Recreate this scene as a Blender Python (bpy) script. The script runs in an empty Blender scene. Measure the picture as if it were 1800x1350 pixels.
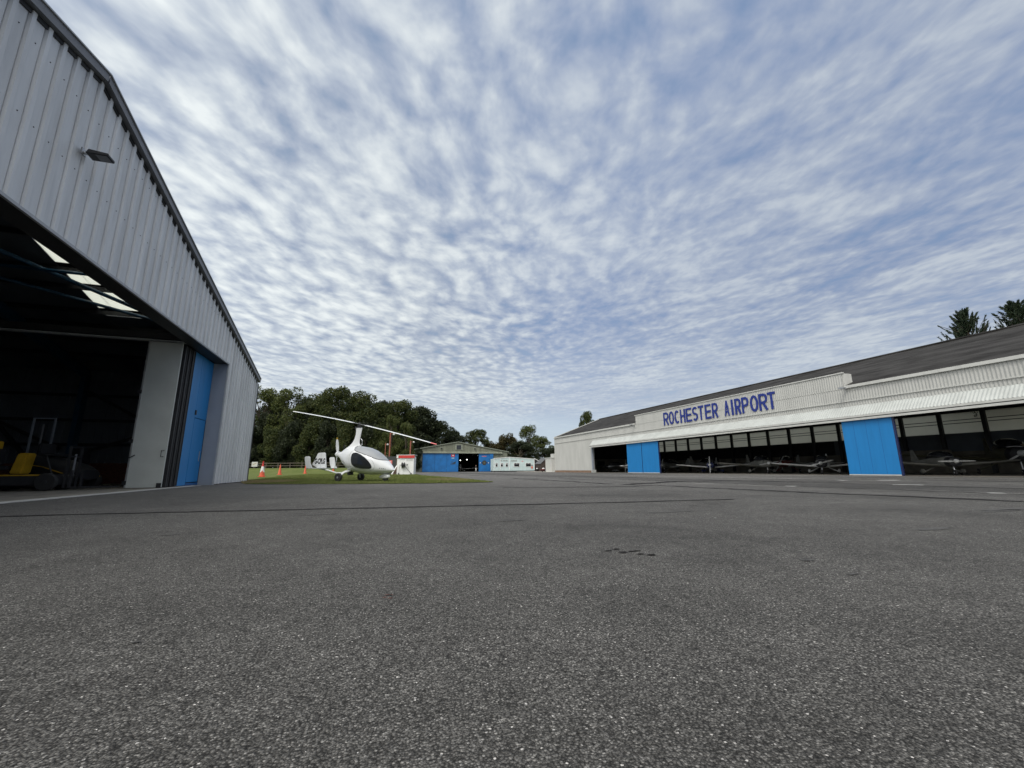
import bpy, bmesh, math, random
import numpy as np
from mathutils import Vector, Matrix
random.seed(7); rng = np.random.default_rng(7)
S = bpy.context.scene
COL = S.collection
R = math.radians

# ------------------------------------------------------------------ camera
PITCH = R(11.535); YAW = R(18.36); ROLL = R(0.36); H = 0.55
cd = bpy.data.cameras.new("camera"); cam = bpy.data.objects.new("camera", cd); COL.objects.link(cam)
cd.sensor_width = 36.0; cd.lens = 36.0 * 735.0 / 1800.0; cd.clip_start = 0.05; cd.clip_end = 4000
fwd = Vector((math.sin(YAW) * math.cos(PITCH), math.cos(YAW) * math.cos(PITCH), math.sin(PITCH)))
rgt = Vector((math.cos(YAW), -math.sin(YAW), 0)); up = rgt.cross(fwd)
r2 = rgt * math.cos(ROLL) - up * math.sin(ROLL); u2 = up * math.cos(ROLL) + rgt * math.sin(ROLL)
cam.matrix_world = Matrix(((r2.x, u2.x, -fwd.x, 0), (r2.y, u2.y, -fwd.y, 0), (r2.z, u2.z, -fwd.z, H), (0, 0, 0, 1)))
S.camera = cam
S.render.resolution_x = 1024; S.render.resolution_y = 768

# ------------------------------------------------------------------ light
SUN_EL, SUN_AZ = 50.0, 218.0          # azimuth clockwise from +Y: behind the camera and to its left
S.view_settings.view_transform = 'Standard'; S.view_settings.look = 'None'
S.view_settings.exposure = 0.0; S.view_settings.gamma = 1.0
sl = bpy.data.lights.new("sun", 'SUN'); sl.energy = 1.5; sl.angle = R(16); sl.color = (1.0, 0.96, 0.90)
sun = bpy.data.objects.new("sun", sl); COL.objects.link(sun)
sd = Vector((math.sin(R(SUN_AZ)) * math.cos(R(SUN_EL)), math.cos(R(SUN_AZ)) * math.cos(R(SUN_EL)), math.sin(R(SUN_EL))))
sun.rotation_euler = sd.to_track_quat('Z', 'Y').to_euler()

# ------------------------------------------------------------------ node helper
class NT:
    def __init__(s, t): s.t = t; s.n = t.nodes; s.l = t.links
    def add(s, typ, **kw):
        n = s.n.new(typ)
        for k, v in kw.items():
            if k.startswith('i_'): n.inputs[k[2:].replace('_', ' ')].default_value = v
            else: setattr(n, k, v)
        return n
    def put(s, sock, v):
        if hasattr(v, 'is_linked') or hasattr(v, 'links'): s.l.new(v, sock)
        else: sock.default_value = v
    def math(s, op, a, b=0.0, c=0.0, clamp=False):
        n = s.n.new('ShaderNodeMath'); n.operation = op; n.use_clamp = clamp
        s.put(n.inputs[0], a); s.put(n.inputs[1], b)
        if op in ('MULTIPLY_ADD', 'SMOOTH_MIN'): s.put(n.inputs[2], c)
        return n.outputs[0]
    def ramp(s, f, stops, interp='LINEAR'):
        n = s.n.new('ShaderNodeValToRGB'); n.color_ramp.interpolation = interp
        e = n.color_ramp.elements
        while len(e) < len(stops): e.new(0.5)
        for q, (p, c) in zip(e, stops):
            q.position = p; q.color = (c, c, c, 1) if isinstance(c, (int, float)) else (*c, 1)
        s.put(n.inputs[0], f); return n.outputs[0]
    def mix(s, f, a, b, mode='MIX'):
        n = s.n.new('ShaderNodeMix'); n.data_type = 'RGBA'; n.blend_type = mode
        s.put(n.inputs[0], f)
        for k, v in ((6, a), (7, b)):
            if isinstance(v, tuple) and len(v) == 3: v = (*v, 1)
            s.put(n.inputs[k], v)
        return n.outputs[2]
    def noise(s, vec, scale, detail=3.0, rough=0.5, dist=0.0, out=0):
        n = s.n.new('ShaderNodeTexNoise'); n.inputs['Scale'].default_value = scale
        n.inputs['Detail'].default_value = detail; n.inputs['Roughness'].default_value = rough
        n.inputs['Distortion'].default_value = dist
        if vec is not None: s.l.new(vec, n.inputs['Vector'])
        return n.outputs[out]
    def maprange(s, v, a, b, c=0.0, d=1.0, smooth=True):
        n = s.n.new('ShaderNodeMapRange'); n.interpolation_type = 'SMOOTHSTEP' if smooth else 'LINEAR'
        s.put(n.inputs[0], v)
        for k, x in zip((1, 2, 3, 4), (a, b, c, d)): n.inputs[k].default_value = x
        return n.outputs[0]

# ------------------------------------------------------------------ world: nishita sky under a sheet of altocumulus
W = bpy.data.worlds.new("World"); S.world = W; W.use_nodes = True
w = NT(W.node_tree); w.n.clear()
wout = w.add('ShaderNodeOutputWorld'); bg = w.add('ShaderNodeBackground'); w.l.new(bg.outputs[0], wout.inputs[0])
SKY_STR = 0.1; bg.inputs['Strength'].default_value = SKY_STR
sky = w.add('ShaderNodeTexSky', sky_type='NISHITA', sun_disc=False); sky.sun_elevation = R(SUN_EL); sky.sun_rotation = R(SUN_AZ)
sky.air_density = 1.0; sky.dust_density = 0.6; sky.ozone_density = 2.0
tc = w.add('ShaderNodeTexCoord')
rot = w.add('ShaderNodeVectorRotate', rotation_type='Z_AXIS'); w.l.new(tc.outputs['Generated'], rot.inputs['Vector']); rot.inputs['Angle'].default_value = YAW
sep = w.add('ShaderNodeSeparateXYZ'); w.l.new(rot.outputs[0], sep.inputs[0])
dx, dy, dz = sep.outputs
zc = w.math('MAXIMUM', dz, 0.02)
u = w.math('DIVIDE', dx, zc); v = w.math('DIVIDE', dy, zc)
def vec(a, b, c=0.0):
    n = w.add('ShaderNodeCombineXYZ'); w.put(n.inputs[0], a); w.put(n.inputs[1], b); w.put(n.inputs[2], c); return n.outputs[0]
uv = vec(u, v)
warp = w.noise(uv, 1.6, 2.0, out=1)
wv = w.add('ShaderNodeVectorMath', operation='SCALE'); wv.inputs[3].default_value = 0.22
wm = w.add('ShaderNodeVectorMath', operation='SUBTRACT'); w.l.new(warp, wm.inputs[0]); wm.inputs[1].default_value = (0.5, 0.5, 0.5)
w.l.new(wm.outputs[0], wv.inputs[0])
def sheet(ang, su, sv, detail, seed, rough=0.5):
    # ang: direction the cells are drawn out along (from straight ahead towards the right), in the plane of the cloud layer
    ad = w.add('ShaderNodeVectorMath', operation='ADD'); w.l.new(uv, ad.inputs[0]); w.l.new(wv.outputs[0], ad.inputs[1])
    rr = w.add('ShaderNodeVectorRotate', rotation_type='Z_AXIS'); w.l.new(ad.outputs[0], rr.inputs['Vector']); rr.inputs['Angle'].default_value = R(ang)
    mm = w.add('ShaderNodeVectorMath', operation='MULTIPLY'); w.l.new(rr.outputs[0], mm.inputs[0]); mm.inputs[1].default_value = (su, sv, 1)
    aa = w.add('ShaderNodeVectorMath', operation='ADD'); w.l.new(mm.outputs[0], aa.inputs[0]); aa.inputs[1].default_value = (seed, seed * 1.7, 0)
    return w.noise(aa.outputs[0], 1.0, detail, rough)
def puffs(ang, su, sv, seed, wamt=0.10):
    wn = w.noise(uv, 5.0, 3.0, out=1); ws_ = w.add('ShaderNodeVectorMath', operation='SUBTRACT'); w.l.new(wn, ws_.inputs[0]); ws_.inputs[1].default_value = (.5, .5, .5)
    wk = w.add('ShaderNodeVectorMath', operation='SCALE'); w.l.new(ws_.outputs[0], wk.inputs[0]); wk.inputs[3].default_value = wamt
    a1 = w.add('ShaderNodeVectorMath', operation='ADD'); w.l.new(uv, a1.inputs[0]); w.l.new(wv.outputs[0], a1.inputs[1])
    a2 = w.add('ShaderNodeVectorMath', operation='ADD'); w.l.new(a1.outputs[0], a2.inputs[0]); w.l.new(wk.outputs[0], a2.inputs[1])
    rr = w.add('ShaderNodeVectorRotate', rotation_type='Z_AXIS'); w.l.new(a2.outputs[0], rr.inputs['Vector']); rr.inputs['Angle'].default_value = R(ang)
    mm = w.add('ShaderNodeVectorMath', operation='MULTIPLY'); w.l.new(rr.outputs[0], mm.inputs[0]); mm.inputs[1].default_value = (su, sv, 1)
    aa = w.add('ShaderNodeVectorMath', operation='ADD'); w.l.new(mm.outputs[0], aa.inputs[0]); aa.inputs[1].default_value = (seed, seed * 1.3, 0)
    vn = w.add('ShaderNodeTexVoronoi', voronoi_dimensions='2D', feature='SMOOTH_F1'); vn.inputs['Scale'].default_value = 1.0; vn.inputs['Smoothness'].default_value = 0.45; w.l.new(aa.outputs[0], vn.inputs['Vector'])
    return w.math('SUBTRACT', 0.92, vn.outputs['Distance'])
nA0 = sheet(10, 7.0, 4.0, 4.0, 3.1, 0.55); pA = puffs(10, 9.5, 5.6, 4.0)
nA = w.math('ADD', w.math('MULTIPLY', nA0, 0.68), w.math('MULTIPLY', pA, 0.32))
nB0 = sheet(-48, 4.6, 2.4, 4.0, 11.3, 0.52); pB = puffs(-40, 6.5, 4.2, 9.0, 0.14)
nB = w.math('ADD', w.math('MULTIPLY', nB0, 0.80), w.math('MULTIPLY', pB, 0.20))
side = w.maprange(u, 0.0, 1.1)
cells = w.math('ADD', w.math('MULTIPLY', nA, w.math('SUBTRACT', 1.0, side)), w.math('MULTIPLY', nB, side))
nC = sheet(0, 17, 12, 3.0, 27.0, 0.5)
big = sheet(25, 0.9, 0.6, 3.0, 5.7)
contrast = w.maprange(u, -0.4, 1.3, 0.92, 0.60)
c1 = w.math('MULTIPLY', w.math('SUBTRACT', cells, 0.5), contrast)
c2 = w.math('MULTIPLY', w.math('SUBTRACT', big, 0.5), 0.50)
c3 = w.math('MULTIPLY', w.math('SUBTRACT', nC, 0.5), 0.36)
dens = w.math('ADD', w.math('ADD', w.math('ADD', c1, c2), c3), 0.5)
dens = w.math('ADD', dens, w.maprange(u, -1.2, 0.8, 0.015, -0.035))
thickR = w.ramp(dens, [(0.26, (0.185, 0.29, 0.50)), (0.38, (0.29, 0.375, 0.555)), (0.48, (0.395, 0.47, 0.61)), (0.57, (0.52, 0.59, 0.69)), (0.72, (0.66, 0.72, 0.78))])
thickL = w.ramp(dens, [(0.24, (0.23, 0.305, 0.43)), (0.38, (0.345, 0.405, 0.51)), (0.48, (0.455, 0.515, 0.595)), (0.58, (0.59, 0.645, 0.69)), (0.72, (0.75, 0.80, 0.81))])
thick = w.mix(w.maprange(u, -0.7, 0.6), thickL, thickR)
bright = w.maprange(dx, -0.8, 0.7, 1.22, 0.92)
# added brightening of the unseen sky behind the camera, lifts the shaded walls
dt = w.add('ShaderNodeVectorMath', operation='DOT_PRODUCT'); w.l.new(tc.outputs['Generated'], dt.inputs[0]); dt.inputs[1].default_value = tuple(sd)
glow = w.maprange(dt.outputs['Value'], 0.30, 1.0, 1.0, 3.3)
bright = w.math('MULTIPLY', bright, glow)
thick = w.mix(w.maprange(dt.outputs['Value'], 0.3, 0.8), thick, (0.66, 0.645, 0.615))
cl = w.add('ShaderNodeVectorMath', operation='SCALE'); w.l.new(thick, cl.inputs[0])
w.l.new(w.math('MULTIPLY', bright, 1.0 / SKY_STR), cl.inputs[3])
cover = w.maprange(dens, 0.20, 0.40, 0.72, 1.0)
# the sheet ends in a clear strip low over the horizon ahead
el = w.maprange(w.math('ADD', dz, w.math('MULTIPLY', w.math('SUBTRACT', w.noise(vec(dx, w.math('MULTIPLY', dz, 6.0)), 3.0, 3.0), 0.5), 0.07)), 0.075, 0.15)
azm = w.maprange(w.math('ABSOLUTE', w.math('SUBTRACT', dx, 0.06)), 0.16, 0.45)
edge = w.math('MAXIMUM', el, azm)
cov = w.math('MULTIPLY', cover, w.math('MULTIPLY_ADD', edge, 0.80, 0.20))
skc = w.mix(0.45, sky.outputs[0], (3.6, 5.2, 7.6))
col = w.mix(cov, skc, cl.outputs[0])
hz = w.maprange(dz, 0.02, 0.36, 0.58, 0.0)
col = w.mix(hz, col, (6.5, 7.3, 7.9))
col = w.mix(0.10, col, (5.0, 5.1, 5.5))
w.l.new(col, bg.inputs['Color'])

# ------------------------------------------------------------------ materials
def mat(name, color, rough=0.6, metal=0.0, var=0.08, scale=3.0, bump=0.0, bscale=40.0, spec=0.5, trans=0.0, stretch=None, dark=None, coat=0.0):
    m = bpy.data.materials.new(name); m.use_nodes = True; t = NT(m.node_tree)
    b = t.n['Principled BSDF']
    tcn = t.add('ShaderNodeTexCoord'); v_ = tcn.outputs['Object']
    if stretch:
        mp = t.add('ShaderNodeMapping'); mp.inputs['Scale'].default_value = stretch; t.l.new(v_, mp.inputs[0]); v_ = mp.outputs[0]
    f = t.noise(v_, scale, 5.0, 0.6)
    lo = dark if dark else tuple(c * (1 - var * 2.2) for c in color)
    hi = tuple(min(1, c * (1 + var)) for c in color)
    t.l.new(t.ramp(f, [(0.3, lo), (0.62, hi)]), b.inputs['Base Color'])
    b.inputs['Roughness'].default_value = rough; b.inputs['Metallic'].default_value = metal
    b.inputs['Specular IOR Level'].default_value = spec
    b.inputs['Coat Weight'].default_value = coat
    if bump:
        bn = t.add('ShaderNodeBump'); bn.inputs['Strength'].default_value = bump; bn.inputs['Distance'].default_value = 0.02
        t.l.new(t.noise(v_, bscale, 4.0), bn.inputs['Height']); t.l.new(bn.outputs[0], b.inputs['Normal'])
    if trans:
        tr = t.add('ShaderNodeBsdfTranslucent'); tr.inputs[0].default_value = (*hi, 1)
        mx = t.add('ShaderNodeMixShader'); mx.inputs[0].default_value = trans
        t.l.new(b.outputs[0], mx.inputs[1]); t.l.new(tr.outputs[0], mx.inputs[2])
        t.l.new(mx.outputs[0], t.n['Material Output'].inputs[0])
    return m

def asphalt():
    m = bpy.data.materials.new("asphalt"); m.use_nodes = True; t = NT(m.node_tree); b = t.n['Principled BSDF']
    o = t.add('ShaderNodeTexCoord').outputs['Object']
    vo = t.add('ShaderNodeTexVoronoi'); vo.inputs['Scale'].default_value = 190; t.l.new(o, vo.inputs['Vector'])
    sx = t.add('ShaderNodeSeparateColor'); t.l.new(vo.outputs['Color'], sx.inputs[0])
    stone = t.ramp(sx.outputs[0], [(0.0, (0.052, 0.051, 0.048)), (0.4, (0.106, 0.103, 0.097)), (0.78, (0.160, 0.156, 0.147)), (0.93, (0.235, 0.229, 0.215)), (1.0, (0.36, 0.35, 0.33))])
    v2 = t.add('ShaderNodeTexVoronoi'); v2.inputs['Scale'].default_value = 105; t.l.new(o, v2.inputs['Vector'])
    s2 = t.add('ShaderNodeSeparateColor'); t.l.new(v2.outputs['Color'], s2.inputs[0])
    white = t.math('MULTIPLY', t.math('GREATER_THAN', s2.outputs[1], 0.972), t.math('LESS_THAN', t.math('ADD', v2.outputs['Distance'], t.math('MULTIPLY', t.noise(o, 400, 2.0), 0.5)), 0.55))
    gap = t.maprange(vo.outputs['Distance'], 0.35, 0.75, 1.0, 0.34)
    cl_ = t.mix(1.0, stone, t.ramp(gap, [(0, 0.0), (1, 1.0)]), 'MULTIPLY')
    cl_ = t.mix(white, cl_, (0.62, 0.60, 0.57))
    # worn, patched and stained areas
    pat = t.noise(o, 0.45, 6.0, 0.65, 0.5); cl_ = t.mix(1.0, cl_, t.ramp(pat, [(0.30, 0.62), (0.45, 0.92), (0.58, 1.05), (0.7, 1.22)]), 'MULTIPLY')
    p3 = t.noise(o, 45, 3.0, 0.7); cl_ = t.mix(1.0, cl_, t.ramp(p3, [(0.32, 0.62), (0.50, 1.0), (0.70, 1.15)]), 'MULTIPLY')
    p4 = t.noise(o, 9, 4.0, 0.7, 0.8); cl_ = t.mix(1.0, cl_, t.ramp(p4, [(0.30, 0.78), (0.52, 1.0), (0.72, 1.12)]), 'MULTIPLY')
    p2 = t.noise(o, 2.2, 5.0, 0.65); cl_ = t.mix(1.0, cl_, t.ramp(p2, [(0.28, 0.84), (0.72, 1.1)]), 'MULTIPLY')
    # streaky old laying lanes by the long hangar
    sp = t.add('ShaderNodeSeparateXYZ'); t.l.new(o, sp.inputs[0])
    mp = t.add('ShaderNodeMapping'); mp.inputs['Scale'].default_value = (0.55, 0.075, 1); t.l.new(o, mp.inputs[0])
    st = t.noise(mp.outputs[0], 0.8, 6.0, 0.75, 0.6)
    stc = t.ramp(st, [(0.36, 0.40), (0.43, 0.72), (0.48, 1.02), (0.53, 0.80), (0.58, 1.10), (0.64, 1.5)])
    wn_ = t.add('ShaderNodeTexWhiteNoise', noise_dimensions='1D'); t.l.new(t.math('FLOOR', t.math('DIVIDE', t.math('ADD', sp.outputs[0], t.math('MULTIPLY', t.noise(o, 0.6, 3.0), 0.5)), 3.2)), wn_.inputs['W'])
    stc = t.mix(1.0, stc, t.ramp(wn_.outputs['Value'], [(0.0, 0.70), (1.0, 1.22)]), 'MULTIPLY')
    # paler far apron, with grazing sky sheen painted into its colour
    far = t.maprange(sp.outputs[1], 3.0, 24.0, 0.0, 0.35)
    cl_ = t.mix(far, cl_, (0.165, 0.160, 0.151))
    zone = t.maprange(t.math('ADD', sp.outputs[0], t.math('MULTIPLY', sp.outputs[1], 0.05)), 8.6, 9.8, 0.0, 0.95)
    cl_ = t.mix(zone, cl_, t.mix(1.0, cl_, stc, 'MULTIPLY'))
    t.l.new(cl_, b.inputs['Base Color'])
    b.inputs['Roughness'].default_value = 0.85; b.inputs['Specular IOR Level'].default_value = 0.18
    bn = t.add('ShaderNodeBump'); bn.inputs['Strength'].default_value = 0.9; bn.inputs['Distance'].default_value = 0.004; bn.invert = True
    t.l.new(vo.outputs['Distance'], bn.inputs['Height'])
    b2 = t.add('ShaderNodeBump'); b2.inputs['Strength'].default_value = 0.5; b2.inputs['Distance'].default_value = 0.012
    t.l.new(t.noise(o, 38, 3.0, 0.6), b2.inputs['Height']); t.l.new(bn.outputs[0], b2.inputs['Normal'])
    t.l.new(b2.outputs[0], b.inputs['Normal'])
    return m

def leaf(name, c1, c2, tr=0.35):
    m = bpy.data.materials.new(name); m.use_nodes = True; t = NT(m.node_tree); b = t.n['Principled BSDF']
    g = t.add('ShaderNodeNewGeometry'); o = t.add('ShaderNodeTexCoord').outputs['Object']
    f = t.math('ADD', t.math('MULTIPLY', g.outputs['Random Per Island'], 0.6), t.math('MULTIPLY', t.noise(o, 0.35, 3.0), 0.6))
    c = t.ramp(f, [(0.2, tuple(x * 0.6 for x in c1)), (0.5, c1), (0.85, c2)])
    t.l.new(c, b.inputs['Base Color']); b.inputs['Roughness'].default_value = 0.6; b.inputs['Specular IOR Level'].default_value = 0.3
    td = t.add('ShaderNodeBsdfTranslucent'); t.l.new(c, td.inputs[0]); mx = t.add('ShaderNodeMixShader'); mx.inputs[0].default_value = tr
    t.l.new(b.outputs[0], mx.inputs[1]); t.l.new(td.outputs[0], mx.inputs[2]); t.l.new(mx.outputs[0], t.n['Material Output'].inputs[0])
    return m

def grassmat(name, blades=False):
    m = bpy.data.materials.new(name); m.use_nodes = True; t = NT(m.node_tree); b = t.n['Principled BSDF']
    o = t.add('ShaderNodeTexCoord').outputs['Object']
    f = t.noise(o, 0.5, 5.0, 0.7)
    c = t.ramp(f, [(0.3, (0.085, 0.115, 0.032)), (0.55, (0.14, 0.168, 0.053)), (0.72, (0.19, 0.178, 0.085))])
    if blades:
        g = t.add('ShaderNodeNewGeometry'); c = t.mix(t.math('MULTIPLY', g.outputs['Random Per Island'], 0.5), c, (0.14, 0.155, 0.06))
    else:
        c = t.mix(t.ramp(t.noise(o, 30, 3.0), [(0.3, 0.0), (0.7, 0.5)]), c, (0.05, 0.06, 0.02))
    # worn straw-coloured patch beside the hangar corner and a thin one near the tip of the lawn
    sp = t.add('ShaderNodeSeparateXYZ'); t.l.new(o, sp.inputs[0])
    for cx, cy, rx, ry in ((-5.2, 24.0, 1.9, 3.2), (4.1, 23.5, 1.3, 3.5)):
        a = t.math('DIVIDE', t.math('SUBTRACT', sp.outputs[0], cx), rx); d = t.math('DIVIDE', t.math('SUBTRACT', sp.outputs[1], cy), ry)
        q = t.math('ADD', t.math('ADD', t.math('MULTIPLY', a, a), t.math('MULTIPLY', d, d)), t.math('MULTIPLY', t.math('SUBTRACT', t.noise(o, 1.2, 4.0), 0.5), 1.8))
        c = t.mix(t.maprange(q, 0.5, 1.1, 0.75 if cx < 0 else 0.5, 0.0), c, (0.25, 0.20, 0.12))
    t.l.new(c, b.inputs['Base Color']); b.inputs['Roughness'].default_value = 0.9; b.inputs['Specular IOR Level'].default_value = 0.05
    if not blades:
        bn = t.add('ShaderNodeBump'); bn.inputs['Strength'].default_value = 0.8; bn.inputs['Distance'].default_value = 0.05
        t.l.new(t.noise(o, 14, 5.0, 0.7), bn.inputs['Height']); t.l.new(bn.outputs[0], b.inputs['Normal'])
    return m

def emit(name, c, s):
    m = bpy.data.materials.new(name); m.use_nodes = True; t = NT(m.node_tree); b = t.n['Principled BSDF']
    b.inputs['Emission Color'].default_value = (*c, 1); b.inputs['Emission Strength'].default_value = s
    b.inputs['Base Color'].default_value = (*c, 1); return m

def glass(name, c=(0.02, 0.022, 0.025), rough=0.04):
    m = mat(name, c, rough, 0.0, 0.05, 2.0, spec=0.6); return m

M = dict(
 asphalt=asphalt(), tar=mat("tar", (0.022, 0.021, 0.021), 0.9, var=0.2, scale=6, spec=0.05), paint_mark=mat("worn_white_paint", (0.42, 0.42, 0.40), 0.7, var=0.25, scale=4),
 lawn=grassmat("lawn"), blades=grassmat("grass_blades", True), dirt=mat("earth", (0.09, 0.075, 0.05), 0.9, var=0.2, scale=0.5),
 concrete=mat("hangar_floor_concrete", (0.20, 0.185, 0.155), 0.75, var=0.15, scale=1.5), kerb=mat("threshold_concrete", (0.42, 0.42, 0.40), 0.8, var=0.12, scale=5, bump=0.3),
 clad=mat("silver_grey_steel_cladding", (0.56, 0.58, 0.60), 0.45, 0.0, 0.085, 2.0, stretch=(1, 1, 0.15), spec=0.6), verge=mat("dark_grey_flashing", (0.145, 0.15, 0.165), 0.45, var=0.06),
 flash=mat("light_grey_flashing", (0.33, 0.35, 0.37), 0.45, var=0.05), jamb=mat("slate_blue_grey_panel", (0.24, 0.27, 0.32), 0.55, var=0.05, scale=0.8),
 black=mat("black_rubber", (0.014, 0.015, 0.018), 0.6, var=0.1), dark=mat("dark_liner_sheet", (0.10, 0.115, 0.135), 0.7, var=0.12, scale=0.7),
 steelblue=mat("dark_blue_painted_steel", (0.012, 0.06, 0.12), 0.4, var=0.1), steelblack=mat("dark_steel", (0.02, 0.021, 0.024), 0.55, var=0.1),
 blue=mat("bright_blue_door_paint", (0.006, 0.18, 0.47), 0.5, var=0.035, scale=2.0, stretch=(1, 1.5, 0.25)), blue_dk=mat("blue_door_edge", (0.008, 0.10, 0.30), 0.5),
 bluefar=mat("royal_blue_door_paint", (0.005, 0.125, 0.37), 0.55, var=0.1, scale=1.0), whiteleaf=mat("off_white_door_lining", (0.50, 0.53, 0.51), 0.6, var=0.05, scale=1.0, bump=0.15, bscale=60),
 brick=mat("dark_red_brick", (0.13, 0.045, 0.03), 0.85, var=0.25, scale=9, stretch=(1, 1, 3)), plinth=mat("brown_brick_plinth", (0.22, 0.14, 0.095), 0.85, var=0.2, scale=6),
 rooflight=mat("cream_translucent_rooflight", (0.80, 0.81, 0.75), 0.6, var=0.06, scale=1.2, trans=0.85),
 cream=mat("warm_white_cladding", (0.43, 0.435, 0.415), 0.6, var=0.045, scale=1.1, stretch=(1, 1, 0.3)), cream_hi=mat("white_painted_trim", (0.50, 0.505, 0.48), 0.55, var=0.05),
 canopy=mat("white_canopy_sheet", (0.41, 0.43, 0.415), 0.5, var=0.06, scale=1.2), roofdk=mat("weathered_dark_felt_roof", (0.033, 0.032, 0.031), 0.95, var=0.35, scale=0.8, stretch=(1.3, 0.5, 1), bump=0.9, bscale=3, spec=0.15, dark=(0.012, 0.011, 0.010)),
 letter=mat("deep_blue_lettering", (0.010, 0.026, 0.20), 0.5, var=0.03), inwall=mat("dim_block_wall", (0.17, 0.155, 0.125), 0.85, var=0.15, scale=1.2), indark=mat("gloom_dark_lining", (0.016, 0.017, 0.02), 0.8, var=0.2),  # indark: interior gloom put into a near-black colour
 glaz=mat("grimy_translucent_glazing", (0.66, 0.65, 0.57), 0.7, var=0.12, scale=1.5, trans=0.8),
 green=mat("moss_green_cladding", (0.155, 0.165, 0.125), 0.7, var=0.15, scale=0.8, stretch=(2, 1, 0.3)), green_t=mat("pale_green_trim", (0.22, 0.24, 0.19), 0.65, var=0.1), asb=mat("grey_cement_roof", (0.20, 0.20, 0.18), 0.8, var=0.15, scale=1),
 pale=mat("pale_blue_cabin_panels", (0.47, 0.575, 0.575), 0.6, var=0.06, scale=1.2), white=mat("white_paint", (0.72, 0.73, 0.72), 0.45, var=0.05), gloss=mat("gloss_white_gelcoat", (0.76, 0.78, 0.79), 0.16, var=0.03, scale=1.5, coat=0.5),
 glass=glass("tinted_window"), wind=glass("smoked_windscreen", (0.30, 0.315, 0.33), 0.05), tyre=mat("tyre_rubber", (0.018, 0.018, 0.019), 0.75, var=0.1), rim=mat("grey_alloy", (0.35, 0.36, 0.37), 0.35, 0.6),
 alu=mat("brushed_aluminium", (0.50, 0.51, 0.52), 0.35, 0.7), red=mat("red_paint", (0.50, 0.035, 0.03), 0.5, var=0.1), pinkred=mat("faded_red_paint", (0.62, 0.16, 0.15), 0.5), yellow=mat("yellow_paint", (0.42, 0.25, 0.015), 0.45, var=0.1),
 orange=mat("orange_cone_plastic", (0.62, 0.11, 0.05), 0.5, var=0.08, scale=4), rust=mat("red_oxide_post", (0.26, 0.085, 0.055), 0.75, var=0.2, scale=5), wood=mat("weathered_wood", (0.10, 0.085, 0.065), 0.85, var=0.2, scale=5, stretch=(3, 3, 0.5)),
 brownwood=mat("dark_creosoted_boards", (0.045, 0.033, 0.028), 0.85, var=0.2, scale=3), slate=mat("grey_felt_shingles", (0.10, 0.105, 0.11), 0.85, var=0.15, scale=2), plank=mat("brown_planks", (0.17, 0.11, 0.085), 0.8, var=0.2, scale=4),
 bark=mat("bark", (0.065, 0.052, 0.038), 0.9, var=0.25, scale=3, bump=0.5, bscale=12), tank=mat("dark_green_panel", (0.028, 0.034, 0.034), 0.7, var=0.15),
 oil=mat("oil_darkened_asphalt", (0.072, 0.070, 0.067), 0.85, var=0.35, scale=60, bump=0.6, bscale=150),
 lamp=emit("lit_lamp", (1.0, 0.98, 0.92), 7.0), skin=mat("skin", (0.42, 0.25, 0.18), 0.6), navy=mat("dark_navy_paint", (0.012, 0.018, 0.07), 0.25), tan=mat("tan_fabric_wing", (0.36, 0.26, 0.14), 0.5), greyp=mat("light_grey_aircraft_paint", (0.50, 0.51, 0.50), 0.35), maroon=mat("maroon_paint", (0.17, 0.015, 0.015), 0.35), olive=mat("olive_drab_paint", (0.09, 0.085, 0.05), 0.6), stone=mat("pale_gravel", (0.42, 0.39, 0.34), 0.9, var=0.2, scale=3),
 leafA=leaf("oak_leaves", (0.034, 0.052, 0.015), (0.088, 0.098, 0.027)), leafB=leaf("dark_evergreen_leaves", (0.015, 0.024, 0.010), (0.040, 0.050, 0.020), 0.2), leafC=leaf("autumn_tinted_leaves", (0.048, 0.050, 0.020), (0.105, 0.080, 0.030)),
 leafD=leaf("cypress_sprays", (0.020, 0.036, 0.020), (0.045, 0.065, 0.032), 0.15), leafE=leaf("light_green_leaves", (0.048, 0.068, 0.018), (0.12, 0.135, 0.038)),
)

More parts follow.
